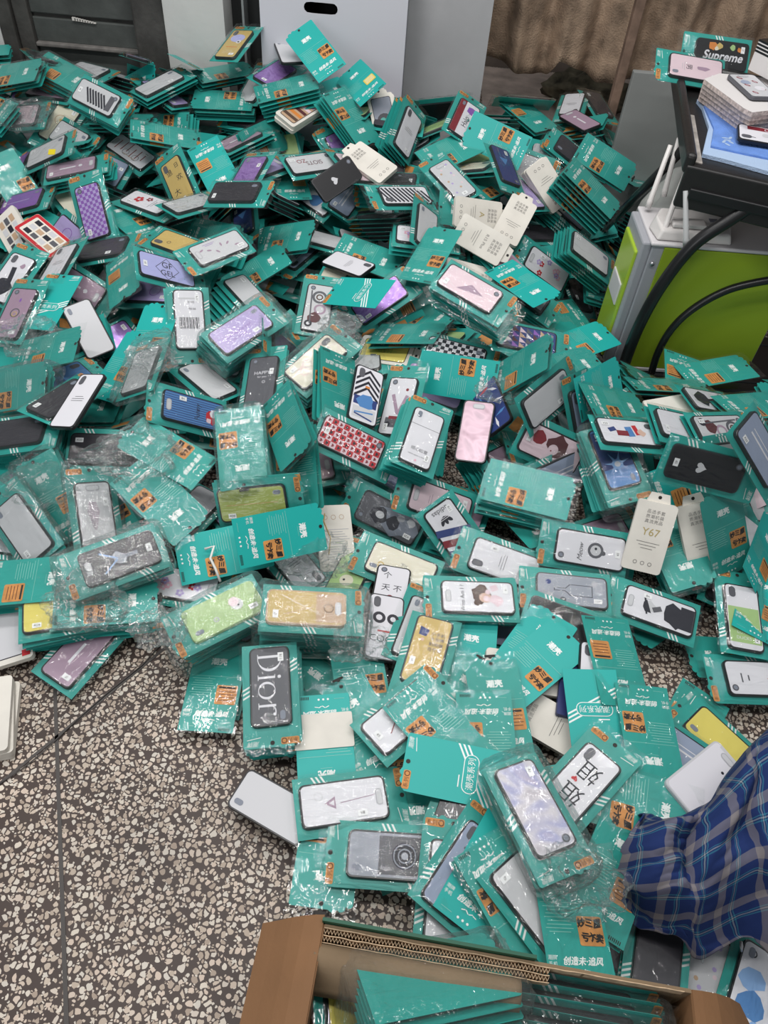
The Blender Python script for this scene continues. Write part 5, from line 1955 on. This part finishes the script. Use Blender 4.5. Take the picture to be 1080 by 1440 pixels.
def build_box(it, idx):
    d = it['design']
    if d not in BOXC:
        BOXC[d] = box_meshes({'A': 'A', 'R15 Plus': 'R15 Plus', 'Y67': 'Y67'}.get(d, ''))
    body, tab, pr = BOXC[d]
    root = empty('retail_box', mtx(it))
    tag(root, label_for(it), 'box', 'pale retail boxes on the heap')
    if d == 'navybox':
        m = MB()
        m.prism(rrect(.080, .050, .004), 0, .012, NAVYB)
        obj('box_body', m.mesh('box_body'), root)
        m = MB()
        m.z = .0123
        m.R(0, 0, .12, .002, 'blue')
        obj('box_print', m.mesh('box_print'), root)
        return root
    obj('box_body', body, root)
    if d in ('sunset', 'darkphoto', 'yellowface', 'greycase'):
        key = {'greycase': 'plaingrey'}.get(d, d)
        m = MB()
        m.z = .0135
        m.P(rrect(.068, .033, .007), 'ink')
        m.P(rrect(.066, .031, .006), {'sunset': 'tan', 'darkphoto': 'slate', 'yellowface': 'lemon', 'greycase': 'lgrey'}[d], .0002)
        m.z = .0139
        if d == 'sunset':
            for k in range(6):
                m.R(-.05 + .02 * k, 0, .012, .060, ('brown', 'orange', 'maroon', 'pale', 'mauve')[k % 5])
        elif d == 'greycase':
            m.R(.072, .02, .012, .018, 'yellow')
            m.R(-.066, -.03, .014, .016, 'red')
            m.C(.05, -.012, .012, 'ink', ry=.005)
        elif DS[key]['fn']:
            DS[key]['fn'](m)
        obj('window_picture', m.mesh('window_picture'), root)
        obj('hang_tab', tab, root)
    elif d in ('photos', 'redphotos'):
        m = MB()
        m.z = .0135
        if d == 'redphotos':
            m.P(rrect(.079, .042, .008), 'red')
            m.P(rrect(.068, .032, .004), 'paper', .0002)
        m.z = .0139
        for i in range(4):
            for j in range(3):
                m.R(-.045 + .03 * i, -.02 + .02 * j, .024, .015, ('ink', 'dgrey', 'lgrey', 'tan')[(i + 2 * j) % 4])
        obj('photo_print', m.mesh('photo_print'), root)
    elif d == 'page':
        m = MB()
        m.z = .0135
        for k in range(14):
            m.R(.02 - .006 * k, -.002, .0012, .064 - .01 * (k * 3 % 4), 'grey')
        for k in range(3):
            m.O(.05, -.02 + .02 * k, .006, .001, 'tan')
        obj('box_print', m.mesh('box_print'), root)
        m = MB()
        m.tube([(.06, .02, .0145), (.04, .024, .015), (.0, .012, .015), (-.04, .02, .0148)], .0012, C_('gold'), 6)
        obj('rubber_band', m.mesh('rubber_band', True), root)
    elif d != 'plainbox':
        obj('box_print', pr, root)
        obj('hang_tab', tab, root)
    return root


idx = 0
for it in sorted([q for q in ITEMS if id(q) in keep_ids], key=lambda q: (q['rank'] > 0, not q['hand'])):
    idx += 1
    if it['kind'] in 'FBfb':
        it['obj'] = build_pack(it, idx)
    elif it['kind'] == 'C':
        it['obj'] = build_case(it, idx)
    else:
        it['obj'] = build_box(it, idx)

# every other pack of the heap, joined
sv, sf, sm = [], [], []
smats = [TEAL, CARDEDGE, EDGE, WHITE, ORANGE] + [C_(DS[k]['face']) for k in FILL]
o_arr = np.array(OUT)
no = len(OUT)
cr = np.array(rrect(CHX, CHY, .011, 2))
nc = len(cr)


def push(vloc, faces, mi, it):
    o = len(sv)
    R_ = np.stack([it['a'], it['b'], it['n']], 1)
    sv.extend(map(tuple, (np.asarray(vloc) @ R_.T + it['P'])))
    sf.extend(tuple(i + o for i in f) for f in faces)
    sm.extend([mi] * len(faces))


for k, it in enumerate(ITEMS):
    if id(it) in keep_ids:
        continue
    zc = 0 if it['kind'] == 'F' else .0102
    ring = [(i, (i + 1) % no, no + (i + 1) % no, no + i) for i in range(no)]
    vl = [(x, y, zc) for x, y in OUT] + [(x, y, zc + .0007) for x, y in OUT]
    push(vl, [tuple(range(no, 2 * no)), tuple(range(no - 1, -1, -1))], 0, it)
    push(vl, ring, 1, it)
    z0 = .0011 if it['kind'] == 'F' else .0004
    cl = [(x - .014, y, z0) for x, y in cr] + [(x - .014, y, z0 + .009) for x, y in cr]
    fi = FILL.index(it['design']) if it['design'] in FILL else k % len(FILL)
    push(cl, [(i, (i + 1) % nc, nc + (i + 1) % nc, nc + i) for i in range(nc)], 2, it)
    if it['kind'] == 'F':
        push(cl, [tuple(range(nc, 2 * nc))], 5 + fi, it)
        for q in range(3):
            x0 = -.030 + .0085 * (q - 1)
            push([(x0 + .028, -.053, .0012), (x0 + .0318, -.053, .0012), (x0 - .0245, .053, .0012), (x0 - .0283, .053, .0012)], [(0, 1, 2, 3)], 3, it)
        push([(.086, .018, .0012), (.098, .018, .0012), (.098, .05, .0012), (.086, .05, .0012)], [(0, 1, 2, 3)], 4, it)
    else:
        push([(-.043, -.048, .0113), (-.001, -.048, .0113), (-.001, -.006, .0113), (-.043, -.006, .0113)], [(0, 1, 2, 3)], 4, it)
me = bpy.data.meshes.new('buried_packs')
me.from_pydata(sv, [], sf)
for q in smats:
    me.materials.append(q)
me.polygons.foreach_set('material_index', sm)
bp_ = obj('buried_packs', me)
bp_['kind'] = 'stuff'
tag(bp_, 'mass of further teal card packs deep inside the heap', 'card packs')
# inner mound added as backing, its teal darkened to stand for shade
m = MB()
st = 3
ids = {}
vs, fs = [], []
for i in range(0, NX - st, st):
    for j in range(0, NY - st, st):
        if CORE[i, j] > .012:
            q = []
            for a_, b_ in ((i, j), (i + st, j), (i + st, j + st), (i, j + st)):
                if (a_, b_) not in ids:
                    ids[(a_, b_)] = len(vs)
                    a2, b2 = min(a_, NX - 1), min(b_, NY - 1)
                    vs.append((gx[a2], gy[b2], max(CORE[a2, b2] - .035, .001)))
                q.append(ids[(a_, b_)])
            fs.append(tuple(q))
m.raw(vs, fs, mat('shaded_core_teal', (.012, .10, .085), .6, bump=.5, bscale=40, vary=.5, vscale=30))
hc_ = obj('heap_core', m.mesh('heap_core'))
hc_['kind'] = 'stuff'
tag(hc_, 'filler mound inside the heap, its teal darkened for shade', 'card packs')


# ------------------------------------------------------------------ crinkled film around some bundles
def cello(it, cnt, label, grow=(.117, .060), tail=1, amp=.0055, seed=0, name='cellophane_bag'):
    hz = .0125 * cnt / 2 + .006
    n1, n2 = 44, 22
    m = MB()
    vs = []
    for j in range(n2 + 1):
        th = math.pi * j / n2
        for i in range(n1):
            ph = 2 * math.pi * i / n1
            sp_ = lambda v, e: math.copysign(abs(v) ** e, v)
            x = grow[0] * sp_(math.cos(th), .22)
            y = grow[1] * sp_(math.sin(th), .25) * sp_(math.cos(ph), .3)
            z = hz * sp_(math.sin(th), .25) * sp_(math.sin(ph), .3)
            if abs(math.cos(th)) > .985:
                y *= .6
                z *= .6
            p = Vector((x * 26, y * 26, z * 26 + seed * 9.1))
            dn = noise.noise(p) * amp + (abs(noise.noise(p * 2.3)) - .2) * amp * .8
            if tail * math.cos(th) > .93:
                dn += noise.noise(p * 4) * .012
            nn = Vector((x / grow[0] ** 2, y / grow[1] ** 2, z / hz ** 2)).normalized()
            q = Vector((x, y, z)) + nn * (abs(dn) + .0008)
            vs.append((q.x, q.y, q.z - .0125 * (cnt - 1) / 2 + .007))
    fs = [(j * n1 + i, (j + 1) * n1 + i, (j + 1) * n1 + (i + 1) % n1, j * n1 + (i + 1) % n1) for j in range(n2) for i in range(n1)]
    m.raw(vs, fs, CELLO)
    o = obj(name, m.mesh(name), None, mtx(it))
    tag(o, label, 'plastic bag', 'crinkled clear bags around bundles')
    return o


WRAP = {'lilactext': 'crinkled clear bag around the tall lilac lettered bundle', 'ornate': 'crinkled clear bag around the pink ornament bundle',
        'stag': 'loose clear bag over the pack with pale antlers', 'greenpet': 'crinkled clear bag around the green pet bundle',
        'goldbag': 'crumpled clear bag around the tall gold bundle', 'sunsky': 'clear bag sagging around the sunburst bundle',
        'mauveheart': 'loose clear bag around the mauve heart pack', 'lemoncase': ''}
sd = 0
for it in TOPS:
    sd += 1
    if it['kind'] == 'F' and WRAP.get(it['design']):
        cnt = len(it['members'])
        cello(it, cnt, WRAP[it['design']], seed=sd, tail=-1 if it['design'] in ('ornate', 'lilactext') else 1, amp=.009 if it['design'] in ('ornate', 'goldbag', 'mauveheart') else .0055)
    if it['kind'] == 'B' and it['pix'] in ((340, 632),):
        cello(it, 7, 'crinkled clear bag around the tall back-turned bundle', seed=sd, grow=(.118, .061), amp=.004)
    if it['pix'] in ((33, 165), (203, 518), (30, 738), (90, 107), (756, 1148), (77, 702), (23, 548)):
        cello(it, len(it['members']), 'crumpled clear bag around the ' + short(it['phrase'] or 'back-turned pack ' + it.get('tail', ''), 11), seed=sd, amp=.007)


def crumple(px, py, r, label, seed, flat=.45):
    c = ray_hit(px, py)
    n1, n2 = 46, 26
    vs = []
    for j in range(n2 + 1):
        th = math.pi * j / n2
        for i in range(n1):
            ph = 2 * math.pi * i / n1
            d = Vector((math.sin(th) * math.cos(ph), math.sin(th) * math.sin(ph), math.cos(th)))
            k = 1 + .55 * noise.noise(d * 2.0 + Vector((seed, 0, 0))) + .30 * abs(noise.noise(d * 6 + Vector((0, seed, 0)))) + .12 * noise.noise(d * 15)
            vs.append((c[0] + d.x * r * k, c[1] + d.y * r * k * .8, max(.002, c[2] + .012 + d.z * r * k * flat)))
    m = MB()
    m.raw(vs, [(j * n1 + i, (j + 1) * n1 + i, (j + 1) * n1 + (i + 1) % n1, j * n1 + (i + 1) % n1) for j in range(n2) for i in range(n1)], CELLO)
    tag(obj('crumpled_film', m.mesh('crumpled_film')), label, 'plastic film', 'loose crumpled clear film on the heap')


for k, (x, y, r, t) in enumerate(((28, 165, .08, 'crumpled clear film at the heap edge near the dark door'), (45, 478, .07, 'crumpled clear film beside the mauve ringed case pack'),
                                  (215, 510, .05, 'crumpled clear film under a steep teal card'), (190, 640, .085, 'long crumpled clear film beside the bundled backs'),
                                  (60, 690, .07, 'crumpled clear film over the loose bagged packs'), (480, 460, .045, 'tied crinkled film end above the ornament bundle'),
                                  (440, 790, .07, 'twisted clear film between booklet box and gold bundle'), (225, 885, .05, 'crinkled film end at the green bundle corner'),
                                  (120, 850, .07, 'crumpled clear film under the antler pack'), (700, 555, .045, 'clear film scrap next to the tropical phone case'),
                                  (818, 1238, .06, 'crinkled clear film beside the plaid shirt'), (505, 905, .05, 'clear film crumpled at the front of the gold bundle'))):
    crumple(x, y, r, t, k * 3.7)
# ================================================================== THINGS ON THE DESK
def flat_item(px, py, z, ang, kind, design, n=(0, 0, 1)):
    P = at_z(px, py, z)
    n = unit(np.array(n, float))
    a, b, n = solve_pose(P, ang, 0, 0, 1, 1, n)
    return dict(P=P, a=a, b=b, n=n, kind=kind, design=design, hand=True, phrase='', rank=0, host=None)


def desk_item(px, py, z, ang, kind, design, label, cat, idx, n=(0, 0, 1)):
    it = flat_item(px, py, z, ang, kind, design, n)
    o = build_pack(it, idx) if kind in 'FB' else build_case(it, idx)
    o['label'] = label
    if 'group' in o:
        del o['group']
    return o


desk_item(1006, 78, ZD + .070, 172, 'F', 'script', 'teal pack with black case in white italic lettering on the desk', 'phone case pack', 1, (.05, -.75, .66))
desk_item(970, 98, ZD + .045, 170, 'F', 'pinklips', 'teal pack with pale pink case hanging over the desk edge', 'phone case pack', 2, (0.05, -.5, .86))
TOWB = mat('blue_towel', (.15, .29, .70), .95, bump=.8, bscale=300, vary=.15, vscale=30)
TOWL = mat('pale_towel_border', (.42, .55, .75), .95, bump=.8, bscale=300)


def pix_prism(m, pix, z0, z1, material, side=None):
    pts = [at_z(x, y, z1)[:2] for x, y in pix]
    ar = sum(p[0] * q[1] - q[0] * p[1] for p, q in zip(pts, pts[1:] + pts[:1]))
    if ar < 0:
        pts.reverse()
    m.prism(pts, z0, z1, material, side)


towel = tag(empty('folded_towel'), 'folded blue towel with pale border on the black desk', 'towel')
m = MB()
pix_prism(m, [(980, 140), (988, 150), (997, 178), (988, 216), (1020, 224), (1092, 244), (1110, 150), (1040, 128)], ZD + .001, ZD + .010, TOWL)
bevel_obj(obj('towel_border', m.mesh('towel_border'), towel), .003)
m = MB()
pix_prism(m, [(990, 148), (1004, 180), (1000, 205), (1050, 216), (1100, 226), (1112, 150), (1050, 134)], ZD + .0105, ZD + .015, TOWB)
bevel_obj(obj('towel_body', m.mesh('towel_body'), towel), .002)
m = MB()
for q, (x, y) in enumerate(((1023, 197), (1018, 199), (1028, 200), (1020, 194), (1027, 194), (1023, 203))):
    pc_ = at_z(x, y, ZD + .0155)
    m.z = pc_[2]
    m.C(pc_[0], pc_[1], .010, TOWL, 8, ry=.004, rot=q * 60)
obj('flower_motif', m.mesh('flower_motif'), towel)
LEAF = mat('white_leaflet_paper', (.72, .69, .68), .6)
LEDGE = mat('leaflet_edge', (.60, .50, .46), .7, vary=.4, vscale=120)
for k in range(5):
    m = MB()
    dz = .0155 + .0135 * k
    dx, dy = -1.8 * (4 - k), 6.0 * (4 - k)
    pix_prism(m, [(x + dx, y + dy) for x, y in ((990, 111), (1012, 103), (1100, 112), (1110, 152), (1058, 158), (1046, 152))], ZD + dz, ZD + dz + .011, LEAF, LEDGE)
    o = bevel_obj(obj('leaflet_pad', m.mesh('leaflet_pad')), .002)
    tag(o, f'white leaflet pad on the blue towel, {("lowest", "second lowest", "middle one", "second from top", "topmost")[k]} of five', 'leaflet pad', 'white leaflet pads on the desk')
ztop = ZD + .0155 + .0135 * 5
desk_item(1057, 125, ztop + .001, 138, 'C', 'lips', 'grey phone case with red lips lying on the leaflet pads', 'phone case', 3)
desk_item(1080, 196, ZD + .026, 170, 'C', 'redlabel', 'white phone case with red banner on the blue towel', 'phone case', 4, (.0, -.12, 1))
bx = tag(empty('small_carton_box'), 'small white and black striped box on the leaflet pads', 'box')
m = MB()
pb = at_z(1076, 108, ztop + .012)
RB = np.array(Matrix.Rotation(math.radians(28), 3, 'Z'))
m.box(pb + np.array([.02, .02, .035]), (.07, .10, .07), LEAF, RB)
obj('box_body', m.mesh('box_body'), bx)
for k in range(4):
    m = MB()
    m.box(pb + np.array([.02, .02, .035]) + np.array([0, 0, .012 + .008 * k]), (.0704, .1004, .005), EDGE, RB)
    obj('stripe', m.mesh('stripe'), bx)
m = MB()
for k in range(4):
    m.box(pb + np.array([.02, .02, .035]) + RB @ np.array([0, -.0502, -.002 - .008 * k]), (.05 - .006 * (k % 2), .0006, .0025), mat('grey_ink', (.2, .19, .18), .6), RB)
obj('box_print', m.mesh('box_print'), bx)

# ================================================================== CARTON IN FRONT
KRAFT = mat('kraft_board', (.215, .108, .048), .8, bump=.12, bscale=140, vary=.08, vscale=12)
KRIN = mat('kraft_board_inner', (.21, .145, .085), .85, bump=.15, bscale=60, vary=.15, vscale=10)
KLITE = mat('kraft_torn_edge', (.55, .40, .26), .9, vary=.25, vscale=90)
DGRN = mat('dark_green_print', (.006, .085, .045), .5)
ZR = .28
bl, br = at_z(457, 1300, ZR), at_z(972, 1392, ZR)
ex_ = unit((br - bl) * np.array([1, 1, 0]))
ey_ = np.array([ex_[1], -ex_[0], 0])      # towards the camera
CL = float(np.linalg.norm(br - bl))
CDp = .36
CM = np.array([ex_, -ey_, [0, 0, 1]]).T


def cpt(x, y, z):
    return bl * np.array([1, 1, 0]) + ex_ * x + ey_ * y + np.array([0, 0, z])


box = tag(empty('cardboard_box'), 'open brown cardboard box full of bagged packs in front', 'box')


def cbox(name, x0, x1, y0, y1, z0, z1, material):
    m = MB()
    m.box(cpt((x0 + x1) / 2, (y0 + y1) / 2, (z0 + z1) / 2), (x1 - x0, y1 - y0, z1 - z0), material, CM)
    return obj(name, m.mesh(name), box)


cbox('bottom_panel', 0, CL, 0, CDp, .001, .006, KRIN)
cbox('back_panel', 0, CL, -.001, .004, .006, ZR, KRIN)
cbox('green_sleeve', -.004, CL * .58, -.006, -.0015, ZR - .12, ZR + .012, DGRN)
cbox('left_panel', -.005, 0, 0, CDp, .001, ZR, KRAFT)
cbox('right_panel', CL, CL + .005, 0, CDp, .001, ZR, KRAFT)
cbox('front_panel', 0, CL, CDp, CDp + .005, .001, ZR - .02, KRAFT)
# torn corrugated rim: liners and fluting
m = MB()
for row in range(2):
    y0 = .0048 + .0085 * row
    nz_ = 66
    for k in range(nz_):
        xa_, xm_, xe_ = CL * .62 * k / nz_, CL * .62 * (k + .5) / nz_, CL * .62 * (k + 1) / nz_
        zz = ZR - .001 - .0035 * row + .0016 * math.sin(k * .33 + row)
        tk = .0011
        p = [cpt(xa_, y0, zz), cpt(xm_, y0 + .0052, zz), cpt(xe_, y0, zz), cpt(xe_, y0 + tk, zz), cpt(xm_, y0 + .0052 + tk, zz), cpt(xa_, y0 + tk, zz)]
        q = [v - np.array([0, 0, .012]) for v in p]
        m.raw(p + q, [(0, 1, 4, 5), (1, 2, 3, 4), (0, 6, 7, 1), (1, 7, 8, 2), (3, 9, 10, 4), (4, 10, 11, 5)], KLITE)
obj('fluting', m.mesh('fluting'), box)
m = MB()
for row in range(3):
    y0 = .0034 + .0085 * row
    nz_ = 40
    vs, fs = [], []
    for k in range(nz_ + 1):
        x = CL * (.62 if row else .98) * k / nz_
        zz = ZR + .0012 - .0035 * row + .0022 * noise.noise((x * 60, row * 4.0, 1))
        yy = y0 + .0012 * noise.noise((x * 35, row * 2.0, 6))
        for a_, b_ in ((0, 0), (.0011, 0), (.0011, -.016), (0, -.016)):
            vs.append(cpt(x, yy + a_, zz + b_))
    for k in range(nz_):
        for q in range(4):
            fs.append((4 * k + q, 4 * k + (q + 1) % 4, 4 * k + 4 + (q + 1) % 4, 4 * k + 4 + q))
    m.raw(vs, fs, KLITE)
obj('torn_rim', m.mesh('torn_rim'), box)
# back flap bent inwards


def sheet(name, rows, material, parent, thick=.004, smooth=True):
    nr, ncn = len(rows), len(rows[0])
    m = MB()
    m.raw([p for r in rows for p in r], [(i * ncn + j, (i + 1) * ncn + j, (i + 1) * ncn + j + 1, i * ncn + j + 1) for i in range(nr - 1) for j in range(ncn - 1)], material)
    o = obj(name, m.mesh(name, smooth), parent)
    s_ = o.modifiers.new('solid', 'SOLIDIFY')
    s_.thickness = thick
    s_.offset = 0
    return o


rows = []
for i in range(9):
    t = i / 8
    r_ = []
    for j in range(31):
        x = -.008 + (CL * .56) * j / 30
        dep = .052 * t + .004 * math.sin(7 * x) * t
        zz = ZR - .004 + .012 * math.sin(math.pi * min(1, t * 1.1)) - .030 * t * t - .012 * t * math.exp(-(x / .03) ** 2)
        r_.append(cpt(x, .024 + dep * (1 - .25 * max(0, (x - .22) / .1)), zz))
    rows.append(r_)
sheet('inner_flap', rows, KRIN, box)
l0, l1 = at_z(457, 1287, ZR), cpt(0, CDp, ZR)
f0, f1 = at_z(371, 1299, .225), at_z(325, 1500, .225)
rows = [[l0 + (l1 - l0) * t for t in np.linspace(0, 1, 6)]]
rows += [[(l0 * (1 - s) + f0 * s) * (1 - t) + (l1 * (1 - s) + f1 * s) * t + np.array([0, 0, .018 * math.sin(math.pi * min(1, s * 1.0)) * (1 - s)]) for t in np.linspace(0, 1, 6)] for s in (.12, .3, .5, .75, 1)]
sheet('left_flap', rows, KRAFT, box, .005, False)
r0, r1 = cpt(CL, .0, ZR), cpt(CL, CDp, ZR)
g0, g1 = at_z(1038, 1412, .20), at_z(1110, 1560, .20)
rows = [[(r0 * (1 - s) + g0 * s) * (1 - t) + (r1 * (1 - s) + g1 * s) * t + np.array([0, 0, .016 * math.sin(math.pi * s)]) for t in np.linspace(0, 1, 6)] for s in (0, .15, .4, .7, 1)]
sheet('right_flap', rows, KRAFT, box, .005, False)

# bundles inside the carton
nn = unit(np.array([.02, .55, .83]))
topc = at_z(612, 1380, .270)
a, b, n = solve_pose(topc, 11, 0, 0, 1, 1, nn)
k_ = 0
for k in range(11):
    P = topc - n * .0122 * k - b * .0065 * k
    it = dict(P=P, a=a, b=b, n=n, kind='B', design='plain', hand=True, phrase='', rank=0, host=None)
    o = build_pack(it, k)
    o['label'] = f'teal pack in the flat bundle inside the cardboard box, {("topmost", "second", "third", "fourth", "fifth", "sixth", "seventh", "eighth", "ninth", "tenth", "eleventh")[k]} layer down'
    o['group'] = 'packs inside the cardboard box'
    if k == 0:
        first_b = it
cello(first_b, 8, 'crinkled clear bag over the flat bundle inside the cardboard box', (.122, .064), 1, .008, 77)
for k in range(10):
    P = cpt(CL * .735 + .004 * (k % 2), .022 + .0155 * k, .205 + .003 * (k % 3))
    n = unit(ey_ * .93 + np.array([0, 0, .36]))
    a = unit(ex_ + np.array([0, 0, .02 * ((k % 3) - 1)]))
    a = unit(a - (a @ n) * n)
    it = dict(P=P, a=a, b=np.cross(n, a), n=n, kind='F', design=FILL[(k * 3) % len(FILL)], hand=True, phrase='', rank=0, host=None)
    o = build_pack(it, k)
    o['label'] = f'pack standing on edge inside the cardboard box, {("first", "second", "third", "fourth", "fifth", "sixth", "seventh", "eighth", "ninth", "tenth")[k]} from its back wall'
    o['group'] = 'packs inside the cardboard box'
    if k == 4:
        mid = it
mid2 = dict(mid)
mid2['P'] = mid['P'] + mid['n'] * .035
cello(mid2, 9, 'crinkled clear bag around the packs standing on edge in the box', (.120, .062), -1, .008, 31)
it = dict(flat_item(490, 1420, .19, 96, 'F', 'lemoncase', (.5, .1, 1)))
o = build_pack(it, 3)
o['label'] = 'pack with orange sticker squeezed in the box corner beside flat bundle'
o['group'] = 'packs inside the cardboard box'

# ================================================================== PLAID SHIRT


def plaid():
    m = bpy.data.materials.new('blue_plaid_cloth')
    m.use_nodes = True
    nt = m.node_tree
    N, L = nt.nodes.new, nt.links.new
    b = nt.nodes['Principled BSDF']
    b.inputs['Roughness'].default_value = .9
    b.inputs['Specular IOR Level'].default_value = .15
    uv = N('ShaderNodeUVMap')
    sep = N('ShaderNodeSeparateXYZ')
    L(uv.outputs[0], sep.inputs[0])

    def bands(out, period):
        d = N('ShaderNodeMath')
        d.operation = 'DIVIDE'
        d.inputs[1].default_value = period
        L(out, d.inputs[0])
        f = N('ShaderNodeMath')
        f.operation = 'FRACT'
        L(d.outputs[0], f.inputs[0])
        r = N('ShaderNodeValToRGB')
        r.color_ramp.interpolation = 'CONSTANT'
        el = r.color_ramp.elements
        el[0].position, el[0].color = 0, (.016, .032, .12, 1)
        el[1].position, el[1].color = .30, (.22, .20, .21, 1)
        for p, c in ((.52, (.016, .032, .12, 1)), (.70, (.04, .19, .27, 1)), (.725, (.012, .03, .10, 1)), (.75, (.27, .30, .32, 1)), (.775, (.012, .03, .10, 1)), (.80, (.04, .19, .27, 1)), (.825, (.016, .032, .12, 1))):
            e = el.new(p)
            e.color = c
        L(f.outputs[0], r.inputs[0])
        return r

    bx_, by_ = bands(sep.outputs[0], .066), bands(sep.outputs[1], .072)
    mx = N('ShaderNodeMix')
    mx.data_type = 'RGBA'
    mx.blend_type = 'MIX'
    mx.inputs[0].default_value = .5
    L(bx_.outputs[0], mx.inputs[6])
    L(by_.outputs[0], mx.inputs[7])
    L(mx.outputs[2], b.inputs['Base Color'])
    wv = N('ShaderNodeTexNoise')
    wv.inputs['Scale'].default_value = 900
    L(uv.outputs[0], wv.inputs['Vector'])
    bpn = N('ShaderNodeBump')
    bpn.inputs['Strength'].default_value = .3
    bpn.inputs['Distance'].default_value = .001
    L(wv.outputs[0], bpn.inputs['Height'])
    L(bpn.outputs[0], b.inputs['Normal'])
    return m


LAT = [
    [(895, 1150, .05), (925, 1148, .06), (955, 1150, .07), (1000, 1128, .08), (1040, 1070, .10), (1062, 1045, .12), (1110, 1000, .13)],
    [(893, 1158, .115), (925, 1153, .15), (958, 1158, .16), (1005, 1128, .17), (1030, 1090, .20), (1066, 1050, .225), (1120, 1020, .24)],
    [(884, 1185, .12), (922, 1182, .17), (960, 1180, .155), (1003, 1152, .19), (1045, 1115, .215), (1082, 1085, .24), (1140, 1060, .26)],
    [(880, 1215, .10), (922, 1214, .15), (958, 1215, .13), (1002, 1195, .18), (1040, 1165, .175), (1090, 1140, .24), (1150, 1120, .26)],
    [(876, 1242, .08), (915, 1248, .12), (955, 1255, .115), (1000, 1240, .15), (1040, 1220, .15), (1090, 1205, .20), (1150, 1190, .24)],
    [(872, 1262, .065), (912, 1280, .09), (952, 1296, .095), (990, 1290, .125), (1036, 1275, .12), (1090, 1262, .16), (1150, 1250, .20)],
    [(868, 1274, .052), (905, 1300, .06), (945, 1318, .065), (992, 1340, .065), (1040, 1322, .075), (1090, 1345, .10), (1150, 1350, .14)],
]
lat = np.array([[at_z(p[0], p[1], p[2] + (.06 if 0 < i < 5 else .025)) for p in r] for i, r in enumerate(LAT)])


def cr_basis(t):
    return np.array([-.5 * t + t * t - .5 * t ** 3, 1 - 2.5 * t * t + 1.5 * t ** 3, .5 * t + 2 * t * t - 1.5 * t ** 3, -.5 * t * t + .5 * t ** 3])


def lat_eval(u, v):
    nr, ncn = lat.shape[:2]
    fu, fv = u * (nr - 1), v * (ncn - 1)
    i, j = min(int(fu), nr - 2), min(int(fv), ncn - 2)
    bu, bw = cr_basis(fu - i), cr_basis(fv - j)
    s = np.zeros(3)
    for p in range(4):
        for q in range(4):
            s += bu[p] * bw[q] * lat[min(max(i + p - 1, 0), nr - 1), min(max(j + q - 1, 0), ncn - 1)]
    return s


nu, nv = 120, 120
grid = np.zeros((nu + 1, nv + 1, 3))
for i in range(nu + 1):
    for j in range(nv + 1):
        u, v = i / nu, j / nv
        p = lat_eval(u, v)
        fold = .015 * math.sin(16 * v + 5 * u + 2.5 * math.sin(5 * u)) + .012 * noise.noise((u * 5, v * 6, 1.3)) + .009 * noise.noise((u * 11, v * 12, 4.4)) + .004 * noise.noise((u * 24, v * 22, 7.1))
        grid[i, j] = p + np.array([.3 * fold, .2 * fold, fold]) * min(1, u * 8 + .2)
grid[:, :, 2] = np.maximum(grid[:, :, 2], .03)
m = MB()
m.raw(grid.reshape(-1, 3), [(i * (nv + 1) + j, i * (nv + 1) + j + 1, (i + 1) * (nv + 1) + j + 1, (i + 1) * (nv + 1) + j) for i in range(nu) for j in range(nv)], plaid())
me = m.mesh('shirt', True)
uvl = me.uv_layers.new(name='UVMap')
du = np.zeros((nu + 1, nv + 1))
dv = np.zeros((nu + 1, nv + 1))
for i in range(1, nu + 1):
    du[i] = du[i - 1] + np.linalg.norm(grid[i] - grid[i - 1], axis=1).mean()
for j in range(1, nv + 1):
    dv[:, j] = dv[:, j - 1] + np.linalg.norm(grid[:, j] - grid[:, j - 1], axis=1).mean()
fl_u, fl_v = du.ravel(), dv.ravel()
for lp in me.loops:
    uvl.data[lp.index].uv = (fl_v[lp.vertex_index] + .02 * math.sin(6 * fl_u[lp.vertex_index]), fl_u[lp.vertex_index])
shirt = obj('plaid_shirt', me)
s_ = shirt.modifiers.new('solid', 'SOLIDIFY')
s_.thickness = .003
tag(shirt, 'crumpled blue and grey plaid shirt draped over packs beside the box', 'shirt')
STEEL = mat('screw_steel', (.5, .5, .52), .3, metal=.8)
for px, py, z in ((987, 1340, .066), (1042, 1324, .07)):
    p = at_z(px, py, z)
    m = MB()
    m.tube([p, p + np.array([.001, -.006, -.004]), p + np.array([.003, -.012, -.012])], [.0025, .003, .0015], STEEL, 8)
    obj('metal_cord_end', m.mesh('metal_cord_end', True), shirt)
# black hair clip like bundle of ties between card and shirt
m = MB()
for q in range(7):
    p = at_z(958 + 4 * q, 1128 + 5 * (q % 3), .085)
    m.tube([p, p + np.array([.012, -.018 + .004 * q, .004]), p + np.array([.03, -.03 + .006 * q, -.006])], .0022, EDGE, 6)
tag(obj('cable_tie_bundle', m.mesh('cable_tie_bundle', True)), 'tangle of thin black ties beside the plaid shirt', 'cable ties')
# yellow tag and a bent white hook lying on the heap
m = MB()
m.prism(rrect(.018, .010, .003), 0, .0015, mat('yellow_tag', (.75, .60, .02), .5))
P = ray_hit(73, 214)
it = flat_item(73, 214, P[2] + .02, 80, 'F', 'lemoncase')
tag(obj('price_tag', m.mesh('price_tag'), None, mtx(it)), 'small yellow plastic tag on a grey case near the door side', 'tag')
m = MB()
P = [at_z(x, y, float(ray_hit(x, y)[2]) + .012) for x, y in ((288, 772), (301, 768), (296, 785), (303, 800), (310, 818))]
m.tube(P, .003, mat('white_wire', (.75, .74, .70), .4), 8)
tag(obj('white_hook', m.mesh('white_hook', True)), 'bent white wire hook lying on the teal back cards', 'hook')
print('OBJECTS', len(bpy.data.objects), 'TRIS', sum(len(p.vertices) - 2 for me in bpy.data.meshes for p in me.polygons))
